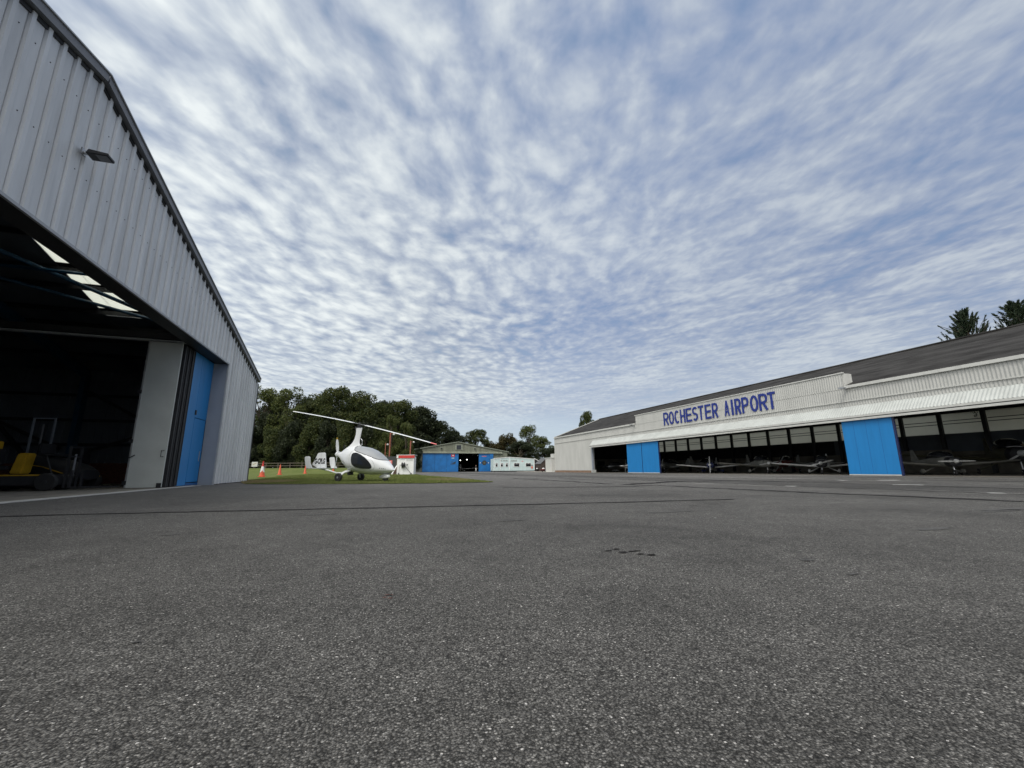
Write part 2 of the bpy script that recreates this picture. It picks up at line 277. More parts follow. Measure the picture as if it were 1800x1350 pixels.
# ------------------------------------------------------------------ mesh helpers
class MB:
    def __init__(s): s.v = []; s.f = []
    def add(s, vs, fs):
        b = len(s.v); s.v += [tuple(map(float, p)) for p in vs]; s.f += [tuple(i + b for i in f) for f in fs]; return s
    def box(s, x0, x1, y0, y1, z0, z1):
        if x0 > x1: x0, x1 = x1, x0
        if y0 > y1: y0, y1 = y1, y0
        vs = [(x, y, z) for z in (z0, z1) for y in (y0, y1) for x in (x0, x1)]
        return s.add(vs, [(0, 2, 3, 1), (4, 5, 7, 6), (0, 1, 5, 4), (1, 3, 7, 5), (3, 2, 6, 7), (2, 0, 4, 6)])
    def bar(s, a, b, wd, hg, upv=(0, 0, 1)):
        a, b = Vector(a), Vector(b); d = (b - a).normalized(); u_ = Vector(upv); sd_ = d.cross(u_)
        if sd_.length < 1e-4: sd_ = d.cross(Vector((1, 0, 0)))
        sd_.normalize(); u_ = sd_.cross(d).normalized(); vs = []
        for p in (a, b):
            for i, j in ((-1, -1), (1, -1), (1, 1), (-1, 1)): vs.append(p + sd_ * (i * wd / 2) + u_ * (j * hg / 2))
        return s.add(vs, [(3, 2, 1, 0), (4, 5, 6, 7), (0, 1, 5, 4), (1, 2, 6, 5), (2, 3, 7, 6), (3, 0, 4, 7)])
    def prism(s, poly, ax, a, b):
        # poly: 2-D points in the two other axes, extruded along axis ax from a to b
        n = len(poly); vs = []
        for t_ in (a, b):
            for p, q in poly: vs.append((t_, p, q) if ax == 'x' else (p, t_, q) if ax == 'y' else (p, q, t_))
        return s.add(vs, [tuple(range(n))[::-1], tuple(range(n, 2 * n))] + [(i, (i + 1) % n, n + (i + 1) % n, n + i) for i in range(n)])
    def tube(s, pts, r, n=8, caps=True):
        pts = [Vector(p) for p in pts]; rs = r if isinstance(r, (list, tuple)) else [r] * len(pts); vs = []
        for i, p in enumerate(pts):
            d = (pts[min(i + 1, len(pts) - 1)] - pts[max(i - 1, 0)]).normalized()
            a = d.cross(Vector((0, 0, 1)));
            if a.length < 0.05: a = d.cross(Vector((0, 1, 0)))
            a.normalize(); c = d.cross(a)
            for k in range(n):
                q = 2 * math.pi * k / n; vs.append(p + (a * math.cos(q) + c * math.sin(q)) * rs[i])
        m_ = len(pts); fs = [(i * n + k, i * n + (k + 1) % n, (i + 1) * n + (k + 1) % n, (i + 1) * n + k) for i in range(m_ - 1) for k in range(n)]
        if caps: fs += [tuple(range(n))[::-1], tuple(range((m_ - 1) * n, m_ * n))]
        return s.add(vs, fs)
    def lathe(s, prof, c=(0, 0, 0), ax='z', n=24):
        vs = []
        for r_, h_ in prof:
            for k in range(n):
                q = 2 * math.pi * k / n; a, b = r_ * math.cos(q), r_ * math.sin(q)
                p = (a, b, h_) if ax == 'z' else (h_, a, b) if ax == 'x' else (a, h_, b)
                vs.append((p[0] + c[0], p[1] + c[1], p[2] + c[2]))
        m_ = len(prof); fs = [(i * n + k, i * n + (k + 1) % n, (i + 1) * n + (k + 1) % n, (i + 1) * n + k) for i in range(m_ - 1) for k in range(n)]
        fs += [tuple(range(n))[::-1], tuple(range((m_ - 1) * n, m_ * n))]
        return s.add(vs, fs)
    def loft(s, secs, caps=True):
        n = len(secs[0]); vs = [p for sec in secs for p in sec]; m_ = len(secs)
        fs = [(i * n + k, i * n + (k + 1) % n, (i + 1) * n + (k + 1) % n, (i + 1) * n + k) for i in range(m_ - 1) for k in range(n)]
        if caps: fs += [tuple(range(n))[::-1], tuple(range((m_ - 1) * n, m_ * n))]
        return s.add(vs, fs)
    def ell(s, c, r, n=16, m_=10):
        prof = [(math.sin(math.pi * i / m_), -math.cos(math.pi * i / m_)) for i in range(1, m_)]
        vs = [(c[0] + r[0] * a * math.cos(2 * math.pi * k / n), c[1] + r[1] * a * math.sin(2 * math.pi * k / n), c[2] + r[2] * b) for a, b in prof for k in range(n)]
        vs += [(c[0], c[1], c[2] - r[2]), (c[0], c[1], c[2] + r[2])]
        q = len(prof); fs = [(i * n + k, i * n + (k + 1) % n, (i + 1) * n + (k + 1) % n, (i + 1) * n + k) for i in range(q - 1) for k in range(n)]
        fs += [((k + 1) % n, k, q * n) for k in range(n)] + [((q - 1) * n + k, (q - 1) * n + (k + 1) % n, q * n + 1) for k in range(n)]
        return s.add(vs, fs)
    def corr(s, a, b, z0, z1f, pitch, prof, out):
        # profiled sheet from plan point a to b; prof = [(fraction, depth)] per pitch; top height z1f(point along), bottom z0 (number or function)
        a, b = np.array(a, float), np.array(b, float); L = np.linalg.norm(b - a); d = (b - a) / L; out = np.array(out, float)
        cols = []; k = 0
        while True:
            done = False
            for fr, dep in prof:
                t_ = (k + fr) * pitch
                if t_ >= L: cols.append((L, dep)); done = True; break
                cols.append((t_, dep))
            if done: break
            k += 1
        vs = []
        for t_, dep in cols:
            p = a + d * t_ + out * dep; zz0 = z0(t_) if callable(z0) else z0; zz1 = z1f(t_) if callable(z1f) else z1f
            vs += [(p[0], p[1], zz0), (p[0], p[1], zz1)]
        return s.add(vs, [(2 * i, 2 * i + 2, 2 * i + 3, 2 * i + 1) for i in range(len(cols) - 1)])
    def build(s, name, m, parent=None, smooth=False, world=True, bevel=0.0):
        me = bpy.data.meshes.new(name); vs = s.v
        if parent is not None and world:
            root = parent
            while root.parent: root = root.parent
            inv = ROOTM[root.name].inverted(); vs = [tuple(inv @ Vector(p)) for p in vs]
        me.from_pydata(vs, [], s.f); me.update()
        bm = bmesh.new(); bm.from_mesh(me); bmesh.ops.recalc_face_normals(bm, faces=bm.faces)
        if bevel: bmesh.ops.bevel(bm, geom=list(bm.edges), offset=bevel, segments=2, affect='EDGES', clamp_overlap=True)
        bm.to_mesh(me); bm.free()
        o = bpy.data.objects.new(name, me); COL.objects.link(o)
        if isinstance(m, list):
            for q in m: me.materials.append(q)
        else: me.materials.append(m)
        if smooth:
            me.shade_smooth() if hasattr(me, 'shade_smooth') else None
            try: me.set_sharp_from_angle(angle=R(40))
            except Exception: pass
        if parent is not None: o.parent = parent
        return o

ROOTM = {}
def thing(name, label, cat, loc=(0, 0, 0), rz=0.0, group=None):
    o = bpy.data.objects.new(name, None); COL.objects.link(o); o.location = loc; o.rotation_euler = (0, 0, rz); o.empty_display_size = 0.3
    o['label'] = label; o['category'] = cat
    if group: o['group'] = group
    ROOTM[o.name] = Matrix.Translation(Vector(loc)) @ Matrix.Rotation(rz, 4, 'Z'); return o
def tag(o, label, cat, group=None):
    o['label'] = label; o['category'] = cat
    if group: o['group'] = group
    return o
def struct(name, mb, m, kind='structure'):
    o = mb.build(name, m); o['kind'] = kind; return o
def copy_tree(o, parent=None):
    c = o.copy(); COL.objects.link(c); c.parent = parent
    for ch in list(o.children): copy_tree(ch, c)
    return c
def text_mb(txt, shear=0.0, off=0.022, ext=0.0):
    cu = bpy.data.curves.new("t", 'FONT'); cu.body = txt; cu.size = 1.0; cu.offset = off; cu.extrude = ext; cu.shear = shear; cu.resolution_u = 5
    o = bpy.data.objects.new("t", cu); COL.objects.link(o); dg = bpy.context.evaluated_depsgraph_get()
    me = bpy.data.meshes.new_from_object(o.evaluated_get(dg)); vs = np.array([v_.co[:] for v_ in me.vertices]); fs = [tuple(p.vertices) for p in me.polygons]
    bpy.data.objects.remove(o); bpy.data.curves.remove(cu); bpy.data.meshes.remove(me); return vs, fs

# ------------------------------------------------------------------ ground
def lawn_z(x, y):
    s = lambda a, b, t_: (lambda q: q * q * (3 - 2 * q))(min(1, max(0, (t_ - a) / (b - a))))
    l_ = s(2.0, -3.0, -x) if False else 1 - s(-3.0, 2.0, x)
    return 0.02 + l_ * (0.10 * s(22, 36, y) + 0.95 * s(72, 96, y))
struct("ground", MB().add([(-1500, -600, -0.08), (1500, -600, -0.08), (1500, 2500, -0.08), (-1500, 2500, -0.08)], [(0, 1, 2, 3)]), M['dirt'])
struct("apron", MB().add([(-70, -60, 0), (60, -60, 0), (60, 110, 0), (-70, 110, 0)], [(0, 1, 2, 3)]), M['asphalt'])
# lawn
edge_near = [(-6.3, 25.2), (-5.6, 22.6), (-4.98, 20.72), (-3.32, 19.58), (-0.01, 18.37), (2.43, 17.8), (5.12, 18.03)]
edge_right = [(5.31, 27.25), (4.55, 41.39), (5.36, 55.94), (8.24, 106.0)]
def lerp_edge(pts, key, val, out):
    for (a, b) in zip(pts, pts[1:]):
        if a[key] <= val <= b[key]:
            t_ = (val - a[key]) / (b[key] - a[key]); return a[out] + t_ * (b[out] - a[out])
    return None
def lawn_right(y): return lerp_edge([(5.12, 18.03)] + edge_right, 1, y, 0)
def lawn_near(x): return lerp_edge(edge_near, 0, x, 1)
mb = MB(); NX = 60; ys = [0, .03, .08, .15, .25, .4] + list(np.linspace(0.5, 1, 60))
rows = []
for j, tj in enumerate(ys):
    row = []
    for i in range(NX + 1):
        s_ = i / NX
        xn = -6.3 + s_ * (5.12 + 6.3); yn = lawn_near(min(max(xn, -6.3), 5.12))
        yy = yn + (106 - yn) * tj ** 1.6
        xr = lawn_right(min(max(yy, 18.03), 106)) or 8.24
        xl = -6.3 - max(0, (yy - 25.6)) * 0.75
        xx = xl + (xr - xl) * s_ + (0 if 0 < i < NX else 0)
        if j == 0: xx = xn
        xx += 0.10 * math.sin(yy * 1.7 + i) * (1 if i == NX else 0); yw = yy + (0.08 * math.sin(xn * 5.1) if j == 0 else 0)
        row.append((xx, yw, lawn_z(xx, yw)))
    rows.append(row)
vs = [p for r_ in rows for p in r_]; n1 = NX + 1
mb.add(vs, [(j * n1 + i, j * n1 + i + 1, (j + 1) * n1 + i + 1, (j + 1) * n1 + i) for j in range(len(ys) - 1) for i in range(NX)])
struct("lawn", mb, M['lawn'])
struct("field", MB().add([(-400, 97, 1.05), (7.2, 97, -0.04), (7.2, 400, -0.04), (-400, 400, 1.05)], [(0, 1, 2, 3)]), M['lawn'])
# blades of grass, one object
nb = 90000
bx = rng.uniform(-6.3, 5.3, nb); t_ = rng.random(nb) ** 1.7; by = 17.8 + t_ * 34
ok = np.array([(y > (lawn_near(min(max(x, -6.29), 5.1)) + 0.03)) and x < (lawn_right(min(max(y, 18.04), 105)) - 0.03) for x, y in zip(bx, by)])
bx, by = bx[ok], by[ok]; nb = len(bx); bz = np.array([lawn_z(x, y) for x, y in zip(bx, by)])
hh = rng.uniform(0.018, 0.05, nb) * (1 + (by - 18) * 0.035); ww = hh * rng.uniform(0.25, 0.5, nb); an = rng.uniform(0, math.pi, nb); lx, ly = rng.normal(0, 0.4, nb) * hh, rng.normal(0, 0.4, nb) * hh
A = np.stack([bx - np.cos(an) * ww, by - np.sin(an) * ww, bz - .004], 1); B = np.stack([bx + np.cos(an) * ww, by + np.sin(an) * ww, bz - .004], 1); C_ = np.stack([bx + lx, by + ly, bz + hh], 1)
gv = np.stack([A, B, C_], 1).reshape(-1, 3)
def fastmesh(name, verts, k, m):
    me = bpy.data.meshes.new(name); nf = len(verts) // k
    me.vertices.add(len(verts)); me.vertices.foreach_set('co', verts.astype(np.float32).ravel())
    me.loops.add(len(verts)); me.loops.foreach_set('vertex_index', np.arange(len(verts), dtype=np.int32))
    me.polygons.add(nf); me.polygons.foreach_set('loop_start', np.arange(0, nf * k, k, dtype=np.int32)); me.polygons.foreach_set('loop_total', np.full(nf, k, np.int32))
    me.update(calc_edges=True); me.validate(); me.materials.append(m); return me
go = bpy.data.objects.new("grass", fastmesh("grass", gv, 3, M['blades'])); COL.objects.link(go); go['kind'] = 'stuff'
tag(go, "short mown grass of the lawn round the white gyroplane", "grass")

# sealed joints, cracks and worn paint on the apron (4 mm sheets)
def strip(pts, wd, m, name, z=0.004, jit=0.15):
    vs = []; P = [np.array(p, float) for p in pts]; Q = []
    for a, b in zip(P, P[1:]):
        n_ = max(2, int(np.linalg.norm(b - a) / 0.25))
        for i in range(n_): Q.append(a + (b - a) * i / n_)
    Q.append(P[-1])
    for i, p in enumerate(Q):
        d = Q[min(i + 1, len(Q) - 1)] - Q[max(i - 1, 0)]; d = d / np.linalg.norm(d); nn = np.array([-d[1], d[0]])
        w_ = wd * (0.75 + 0.5 * random.random()); o_ = nn * wd * jit * random.uniform(-2, 2)
        vs += [(*(p + o_ - nn * w_ / 2), z), (*(p + o_ + nn * w_ / 2), z)]
    struct(name, MB().add(vs, [(2 * i, 2 * i + 2, 2 * i + 3, 2 * i + 1) for i in range(len(Q) - 1)]), m)
def unproj(px, py, z=0.0):
    x, y = (px - 900) / 735.0, -(py - 675) / 735.0; d = fwd + r2 * x + u2 * y; t__ = (z - H) / d.z; return (d.x * t__, d.y * t__)
for pts, wd in (([(0, 908), (200, 903), (450, 897.5), (700, 892), (900, 887.5), (1100, 883), (1290, 878)], 0.12),
                ([(1250, 858), (1311, 861), (1464, 867.8), (1616, 874), (1800, 882)], 0.30), ([(883, 857.3), (1005, 856.7), (1094, 855.6), (1150, 853.3), (1250, 858.2)], 0.22),
                ([(901, 841), (1005, 846.7), (1072, 851)], 0.30), ([(1100, 852), (1200, 846), (1330, 845), (1480, 848)], 0.45)):
    strip([unproj(*p) for p in pts], wd, M['tar'], "tar_joint")
for xj, wj in ((12.3, .16), (15.4, .2), (18.7, .2), (22.0, .25), (25.3, .25)):
    strip([(xj + random.uniform(-.15, .15), yj) for yj in range(-4, 62, 6)], wj, M['tar'], "tar_joint", jit=.3)
for a, b, wd in (((1476, 844.6), (1487, 844.6), .7), ((1381, 854.4), (1400, 854.6), .35), ((1739, 867), (1768, 867.5), .25), ((1540, 844.2), (1583, 844.2), .5), ((1568, 852), (1622, 852.6), .3), ((1256, 911), (1260, 911), .02)):
    strip([unproj(*a), unproj(*b)], wd, M['paint_mark'], "paint_mark")
# rough scars in the near asphalt
def blotch(cx, cy, rx, ry, m, name, z=0.004, n=28):
    pts = [(cx + rx * math.cos(q) * random.uniform(.6, 1), cy + ry * math.sin(q) * random.uniform(.6, 1), z) for q in [2 * math.pi * i / n for i in range(n)]]
    struct(name, MB().add(pts, [tuple(range(n))]), m)
for k in range(9):
    p = unproj(1070 + k * 10 + random.uniform(-4, 4), 967 + k * 0.9 + random.uniform(-3, 3)); blotch(p[0], p[1], .035, .018, M['tar'], "crack")
for px, py, rx, ry in ((1137, 862, .25, .2), (1780, 895, .8, .12), (1765, 898, .5, .08), (1250, 1005, .01, .01)):
    p = unproj(px, py); blotch(p[0], p[1], rx, ry, M['oil'], "crack")
for k in range(5):
    p = unproj(680 + random.uniform(-9, 9), 1049 + random.uniform(-3, 4)); blotch(p[0], p[1], .012, .006, M['brick'], "leaf_litter")
for px, py, rx, ry in ((300, 940, .10, .05), (1420, 985, .06, .03), (900, 915, .25, .05), (560, 905, .3, .04), (1180, 900, .45, .06), (1640, 930, .3, .07), (240, 1130, .02, .01), (1500, 1010, .05, .015)):
    p = unproj(px, py); blotch(p[0], p[1], rx, ry, M['oil'], "oil_stain", 0.004, 40)
# hangar floors and thresholds
struct("hangar_floor", MB().add([(-45, -5.2, .006), (-6.62, -5.2, .006), (-6.62, 25.2, .006), (-45, 25.2, .006)], [(0, 1, 2, 3)]), M['concrete'])
mb = MB(); mb.box(-6.62, -6.30, -5.2, 19.9, -0.02, 0.010); struct("threshold", mb, M['kerb'])
struct("hangar_floor", MB().add([(31.4, -5, .006), (50.4, -5, .006), (50.4, 70.4, .006), (31.4, 70.4, .006)], [(0, 1, 2, 3)]), M['concrete'])
struct("gravel_verge", MB().add([(30.2, 88, .008), (31.5, 72, .008), (39, 72, .008), (48, 98, .008), (38, 99, .008), (33, 97, .008)], [(0, 1, 2, 3, 4, 5)]), M['stone'])

# ------------------------------------------------------------------ grey hangar beside the camera
def vlook(p): return p
LH = thing("hangar", "silver-grey profiled steel hangar with its tall doorway open beside the camera", "hangar", (-6.15, 25.5, 0))
def gz(y): return 9.02 - 0.2415 * abs(y - 10.15)          # underside of the verge line
X0 = -6.15
PROF = [(0, 0), (0.595, 0), (0.60, -0.035), (0.645, -0.035), (0.65, 0), (0.69, 0.042), (0.90, 0.042), (0.93, 0.04), (0.998, 0)]
mb = MB(); mb.corr((X0, -5.2), (X0, 25.5), lambda t_: 0.0 if (t_ - 5.2 < -0.3 or t_ - 5.2 > 20.6) else 5.12, lambda t_: gz(t_ - 5.2) - 0.02, 0.3767, PROF, (1, 0))
# split cladding exactly at the jambs: rebuild in three sheets
mb = MB()
mb.corr((X0, 20.6), (X0, 25.5), 0.03, lambda t_: gz(t_ + 20.6) - 0.02, 0.3767, PROF, (1, 0))
mb.corr((X0, -0.3), (X0, 20.6), 5.14, lambda t_: gz(t_ - 0.3) - 0.02, 0.3767, PROF, (1, 0))
mb.corr((X0, -5.2), (X0, -0.3), 0.03, lambda t_: gz(t_ - 5.2) - 0.02, 0.3767, PROF, (1, 0))
clad = mb.build("cladding", M['clad'], LH)
sm = bpy.data.meshes.new("screw"); _m = MB().lathe([(0.011, 0.0), (0.011, 0.008), (0.006, 0.012)], (0, 0, 0), 'x', 8); sm.from_pydata(_m.v, [], _m.f); sm.materials.append(M['steelblack'])
for zr in (6.67, 8.085):
    for k in range(-3, 68):
        y = -0.3 + 0.3767 * k + 0.115
        if gz(y) - 0.15 > zr and y > 6.5 and y < 24:
            o = bpy.data.objects.new("screw", sm); COL.objects.link(o); o.parent = clad; o.location = (X0 - LH.location.x, y - LH.location.y, zr)
mb = MB()   # lintel soffit and trim
mb.box(X0 - 0.47, X0 - 0.01, -0.3, 20.6, 5.09, 5.13); mb.build("lintel_soffit", M['steelblack'], LH)
mb = MB(); mb.box(X0 - 0.01, X0 + 0.045, -0.3, 20.65, 5.085, 5.145); mb.box(X0 - 0.01, X0 + 0.045, 20.57, 20.63, 0, 5.085); mb.build("doorway_trim", M['flash'], LH)
mb = MB(); mb.box(X0 - 0.52, X0 - 0.012, 20.6, 20.66, 0.0, 5.09); mb.build("door_jamb", M['jamb'], LH)
# verge flashing along both roof slopes
for sgn, nm in ((1, 0), (-1, 1)):
    a = (X0 + 0.06, 10.15, 9.02 + 0.10); ye = 25.62 if sgn > 0 else -5.3; b = (X0 + 0.06, ye, gz(ye) + 0.10)
    n_ = (0, 0.2415 * sgn, 1)
    mb = MB(); mb.bar(a, b, 0.16, 0.20, n_); v_ = mb.build("verge_flashing", M['verge'], LH)
    mb = MB(); mb.bar((a[0] + 0.085, a[1], a[2] + 0.10), (b[0] + 0.085, b[1], b[2] + 0.10), 0.05, 0.03, n_); mb.build("drip_edge", M['flash'], v_)
    mb = MB(); mb.bar((X0 + 0.013, 10.15, 9.02 - 0.03), (X0 + 0.013, ye - 0.1 * sgn, gz(ye) - 0.03), 0.03, 0.13, n_); mb.build("verge_shadow_bar", M['black'], v_)  # black bar painted in for the shadowed rib ends under the verge
mb = MB(); mb.box(X0 - 0.02, X0 + 0.05, 25.46, 25.54, 0, 5.25); mb.build("corner_trim", M['flash'], LH)
mb = MB(); mb.tube([(X0 + .03, 25.60, 0.05), (X0 + .03, 25.60, 5.2)], 0.045); mb.build("downpipe", M['steelblack'], LH)
# roof, with a band of rooflight sheets near the front
def roofquad(mb, x0, x1, ya, yb, th=0.05):
    za, zb = gz(ya) + 0.06, gz(yb) + 0.06
    mb.add([(x0, ya, za), (x1, ya, za), (x1, yb, zb), (x0, yb, zb), (x0, ya, za + th), (x1, ya, za + th), (x1, yb, zb + th), (x0, yb, zb + th)],
           [(0, 1, 2, 3), (7, 6, 5, 4), (0, 4, 5, 1), (1, 5, 6, 2), (2, 6, 7, 3), (3, 7, 4, 0)])
mb = MB(); roofquad(mb, -8.2, X0 - 0.03, 10.15, 25.6); roofquad(mb, -46, -10.42, 10.15, 25.6); roofquad(mb, -10.418, -8.202, 10.15, 15.66); roofquad(mb, -10.418, -8.202, 20.10, 25.6); roofquad(mb, -46, X0 - 0.03, -5.3, 10.148)
mb.build("roof", M['dark'], LH)
for (ya, yb) in ((15.68, 16.98), (17.36, 18.06), (18.20, 18.43), (18.48, 19.58), (19.80, 20.08)):
    for xa, xb in ((-10.40, -9.97), (-9.95, -9.0), (-8.98, -8.22)):
        mb = MB(); roofquad(mb, xa, xb, ya, yb, 0.02); mb.build("rooflight", M['rooflight'], LH)
for ya, yb in ((16.99, 17.35), (18.07, 18.19), (18.435, 18.475), (19.59, 19.79)):
    mb = MB(); roofquad(mb, -10.41, -8.21, ya, yb, 0.03); mb.build("rooflight_rail", M['indark'], LH)
# portal frames, purlins, bracing
for xf in (-6.95, -13.2, -19.6, -25.6, -31.6, -37.6):
    mb = MB(); n_ = (0, 0.2415, 1)
    mb.bar((xf, 25.0, gz(25.0) - 0.30), (xf, 10.15, gz(10.15) - 0.34), 0.16, 0.42, n_); mb.bar((xf, -4.7, gz(-4.7) - 0.30), (xf, 10.15, gz(10.15) - 0.34), 0.16, 0.42, (0, -0.2415, 1))
    fr = mb.build("portal_rafter", M['steelblue'], LH)
    mb = MB(); mb.box(xf - .09, xf + .09, 24.75, 25.15, 0, gz(25) - .3); mb.build("portal_column", M['steelblue'], LH)
    mb = MB(); mb.box(xf - .09, xf + .09, -4.85, -4.45, 0, gz(25) - .3); mb.build("portal_column", M['steelblue'], LH)
for y in (23.4, 22.0, 20.75, 19.69, 18.13, 17.15, 15.5, 14.0, 12.5, 11.0, 9.0, 7.0, 5.0, 3.0, 1.0, -1.0):
    mb = MB(); mb.bar((-45, y, gz(y) - .06), (X0 - .1, y, gz(y) - .06), 0.07, 0.16); mb.build("purlin", M['steelblack'], LH)
for a, b, r_ in (((-13.2, 14.05, gz(14.05) - .32), (-7.0, 20.65, gz(20.65) - .32), .07), ((-13.2, 16.93, gz(16.93) - .35), (-7.0, 20.2, gz(20.2) - .35), .06), ((-13.2, 20.45, gz(20.45) - .4), (-7.0, 20.4, gz(20.4) - .4), .06), ((-13.2, 16.83, gz(16.83) - .35), (-7.0, 16.83, gz(16.83) - .35), .06)):
    mb = MB(); mb.tube([a, b], r_, 8); mb.build("roof_brace", M['steelblue'], LH)
# end walls and side wall inside
mb = MB(); mb.corr((-46, 25.45), (X0 - .04, 25.45), 0.95, gz(25.4) + .09, 0.3, [(0, 0), (.5, 0), (.55, -.03), (.95, -.03)], (0, 1)); mb.build("side_wall", M['dark'], LH)
mb = MB(); mb.box(-46, X0 - .06, 25.30, 25.42, 0, 0.95); mb.build("brick_dado", M['brick'], LH)
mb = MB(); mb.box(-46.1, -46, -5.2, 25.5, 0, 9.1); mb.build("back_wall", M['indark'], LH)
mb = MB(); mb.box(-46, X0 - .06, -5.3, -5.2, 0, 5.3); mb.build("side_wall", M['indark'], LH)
for z in (1.75, 2.9, 4.1):
    mb = MB(); mb.box(-46, X0 - .1, 25.28, 25.36, z, z + .14); mb.build("sheeting_rail", M['steelblack'], LH)
for a, b in (((-13.5, 25.1, 4.6), (-7.7, 25.1, 1.2)), ((-13.5, 25.1, 1.2), (-7.7, 25.1, 3.4)), ((-19.5, 25.1, 4.6), (-13.7, 25.1, 1.6)), ((-25.5, 25.1, 4.0), (-19.7, 25.1, 1.0)), ((-16.5, 25.12, 3.2), (-15.0, 25.12, 1.4))):
    mb = MB(); mb.bar(a, b, .10, .14); mb.build("wall_brace", M['steelblack'], LH)
# folding doors gathered at the jamb
XD = -6.66
mb = MB(); mb.box(XD - .06, XD, 18.60, 19.345, 0.03, 5.08); mb.build("blue_door_leaf", M['blue'], LH, bevel=.006)
mb = MB(); mb.box(XD - .06, XD, 19.355, 20.57, 2.62, 5.08); bl = mb.build("blue_door_leaf", M['blue'], LH, bevel=.006)
mb = MB(); mb.box(XD - .055, XD - .005, 19.375, 20.54, 0.14, 2.60); pd = mb.build("wicket_door", M['blue'], LH, bevel=.006)
mb = MB(); mb.box(XD, XD + .015, 20.30, 20.34, 0.95, 1.35); mb.build("door_handle", M['alu'], pd)
mb = MB(); mb.box(XD - .06, XD, 19.355, 20.57, 0.02, 0.11); mb.build("kick_plate", M['blue_dk'], LH)
mb = MB(); mb.box(XD, XD + .03, 19.30, 19.40, 2.72, 2.90); mb.build("door_hinge", M['black'], LH)
for i in range(5):
    y = 17.70 + i * 0.178
    mb = MB(); mb.box(-7.65, XD - .02 * (i % 2), y, y + .12, 0.03, 5.07); lf = mb.build("folded_door_leaf", M['black'], LH, bevel=.01)
    mb = MB(); mb.tube([(XD, y + .15, 0.05), (XD, y + .15, 5.05)], .022, 8); mb.build("rubber_seal", M['black'], lf)
YW = 17.6
mb = MB(); mb.box(-7.70, -6.72, YW - .04, YW + .025, 0.02, 5.10); wl = mb.build("white_door_leaf", M['whiteleaf'], LH, bevel=.008)
mb = MB(); mb.box(-7.735, -7.703, YW - .06, YW + .03, 0.02, 5.10); mb.build("leaf_edge", M['alu'], wl)
for z in (.12, 1.5, 3.2):
    mb = MB(); mb.box(-7.80, -7.70, YW - .08, YW - .042, z, z + .13); mb.build("roller_hinge", M['black'], wl)
mb = MB(); mb.box(-6.85, -6.72, YW - .08, YW - .042, .02, .17); mb.build("floor_roller", M['black'], wl)
mb = MB(); mb.tube([(-6.78, YW - .05, 1.05), (-6.84, YW - .1, 1.05), (-6.84, YW - .1, 1.26), (-6.78, YW - .05, 1.26)], .014, 6); mb.build("door_handle", M['black'], wl)
mb = MB(); mb.bar((-7.71, YW - .10, 1.0), (-7.56, YW - .10, 1.10), .02, .03); mb.build("latch_arm", M['black'], wl)
mb = MB(); mb.box(-30, -6.65, YW - .07, YW + .08, 5.115, 5.17); mb.build("door_track", M['flash'], LH)
mb = MB(); mb.box(-30, -6.65, YW - .07, YW + .08, 5.20, 5.42); mb.build("door_track_beam", M['steelblack'], LH)
# floodlight bolted on the gable
YF, ZF = 10.02, 7.10
fl = MB(); fl.box(X0 + .045, X0 + .075, YF - .07, YF + .07, ZF - .06, ZF + .08); br = fl.build("lamp_bracket", M['rim'], LH)
mb = MB(); mb.tube([(X0 + .07, YF, ZF), (X0 + .16, YF + .02, ZF - .01)], .03, 10); mb.build("lamp_arm", M['alu'], br)
mb = MB(); mb.prism([(X0 + .14, ZF - .05), (X0 + .18, ZF + .05), (X0 + .52, ZF + .02), (X0 + .52, ZF - .04)], 'y', YF - .10, YF + .16); lh = mb.build("floodlight", M['steelblack'], LH, bevel=.010)
mb = MB(); mb.add([(X0 + .30, YF - .08, ZF - .049), (X0 + .50, YF - .08, ZF - .046), (X0 + .50, YF + .14, ZF - .046), (X0 + .30, YF + .14, ZF - .049)], [(0, 1, 2, 3)]); mb.build("lamp_glass", M['verge'], lh)
for (yy, zz) in ((8.4, 6.75), (9.0, 6.66), (10.15, 6.35)):   # grey stains of old fixings
    pass

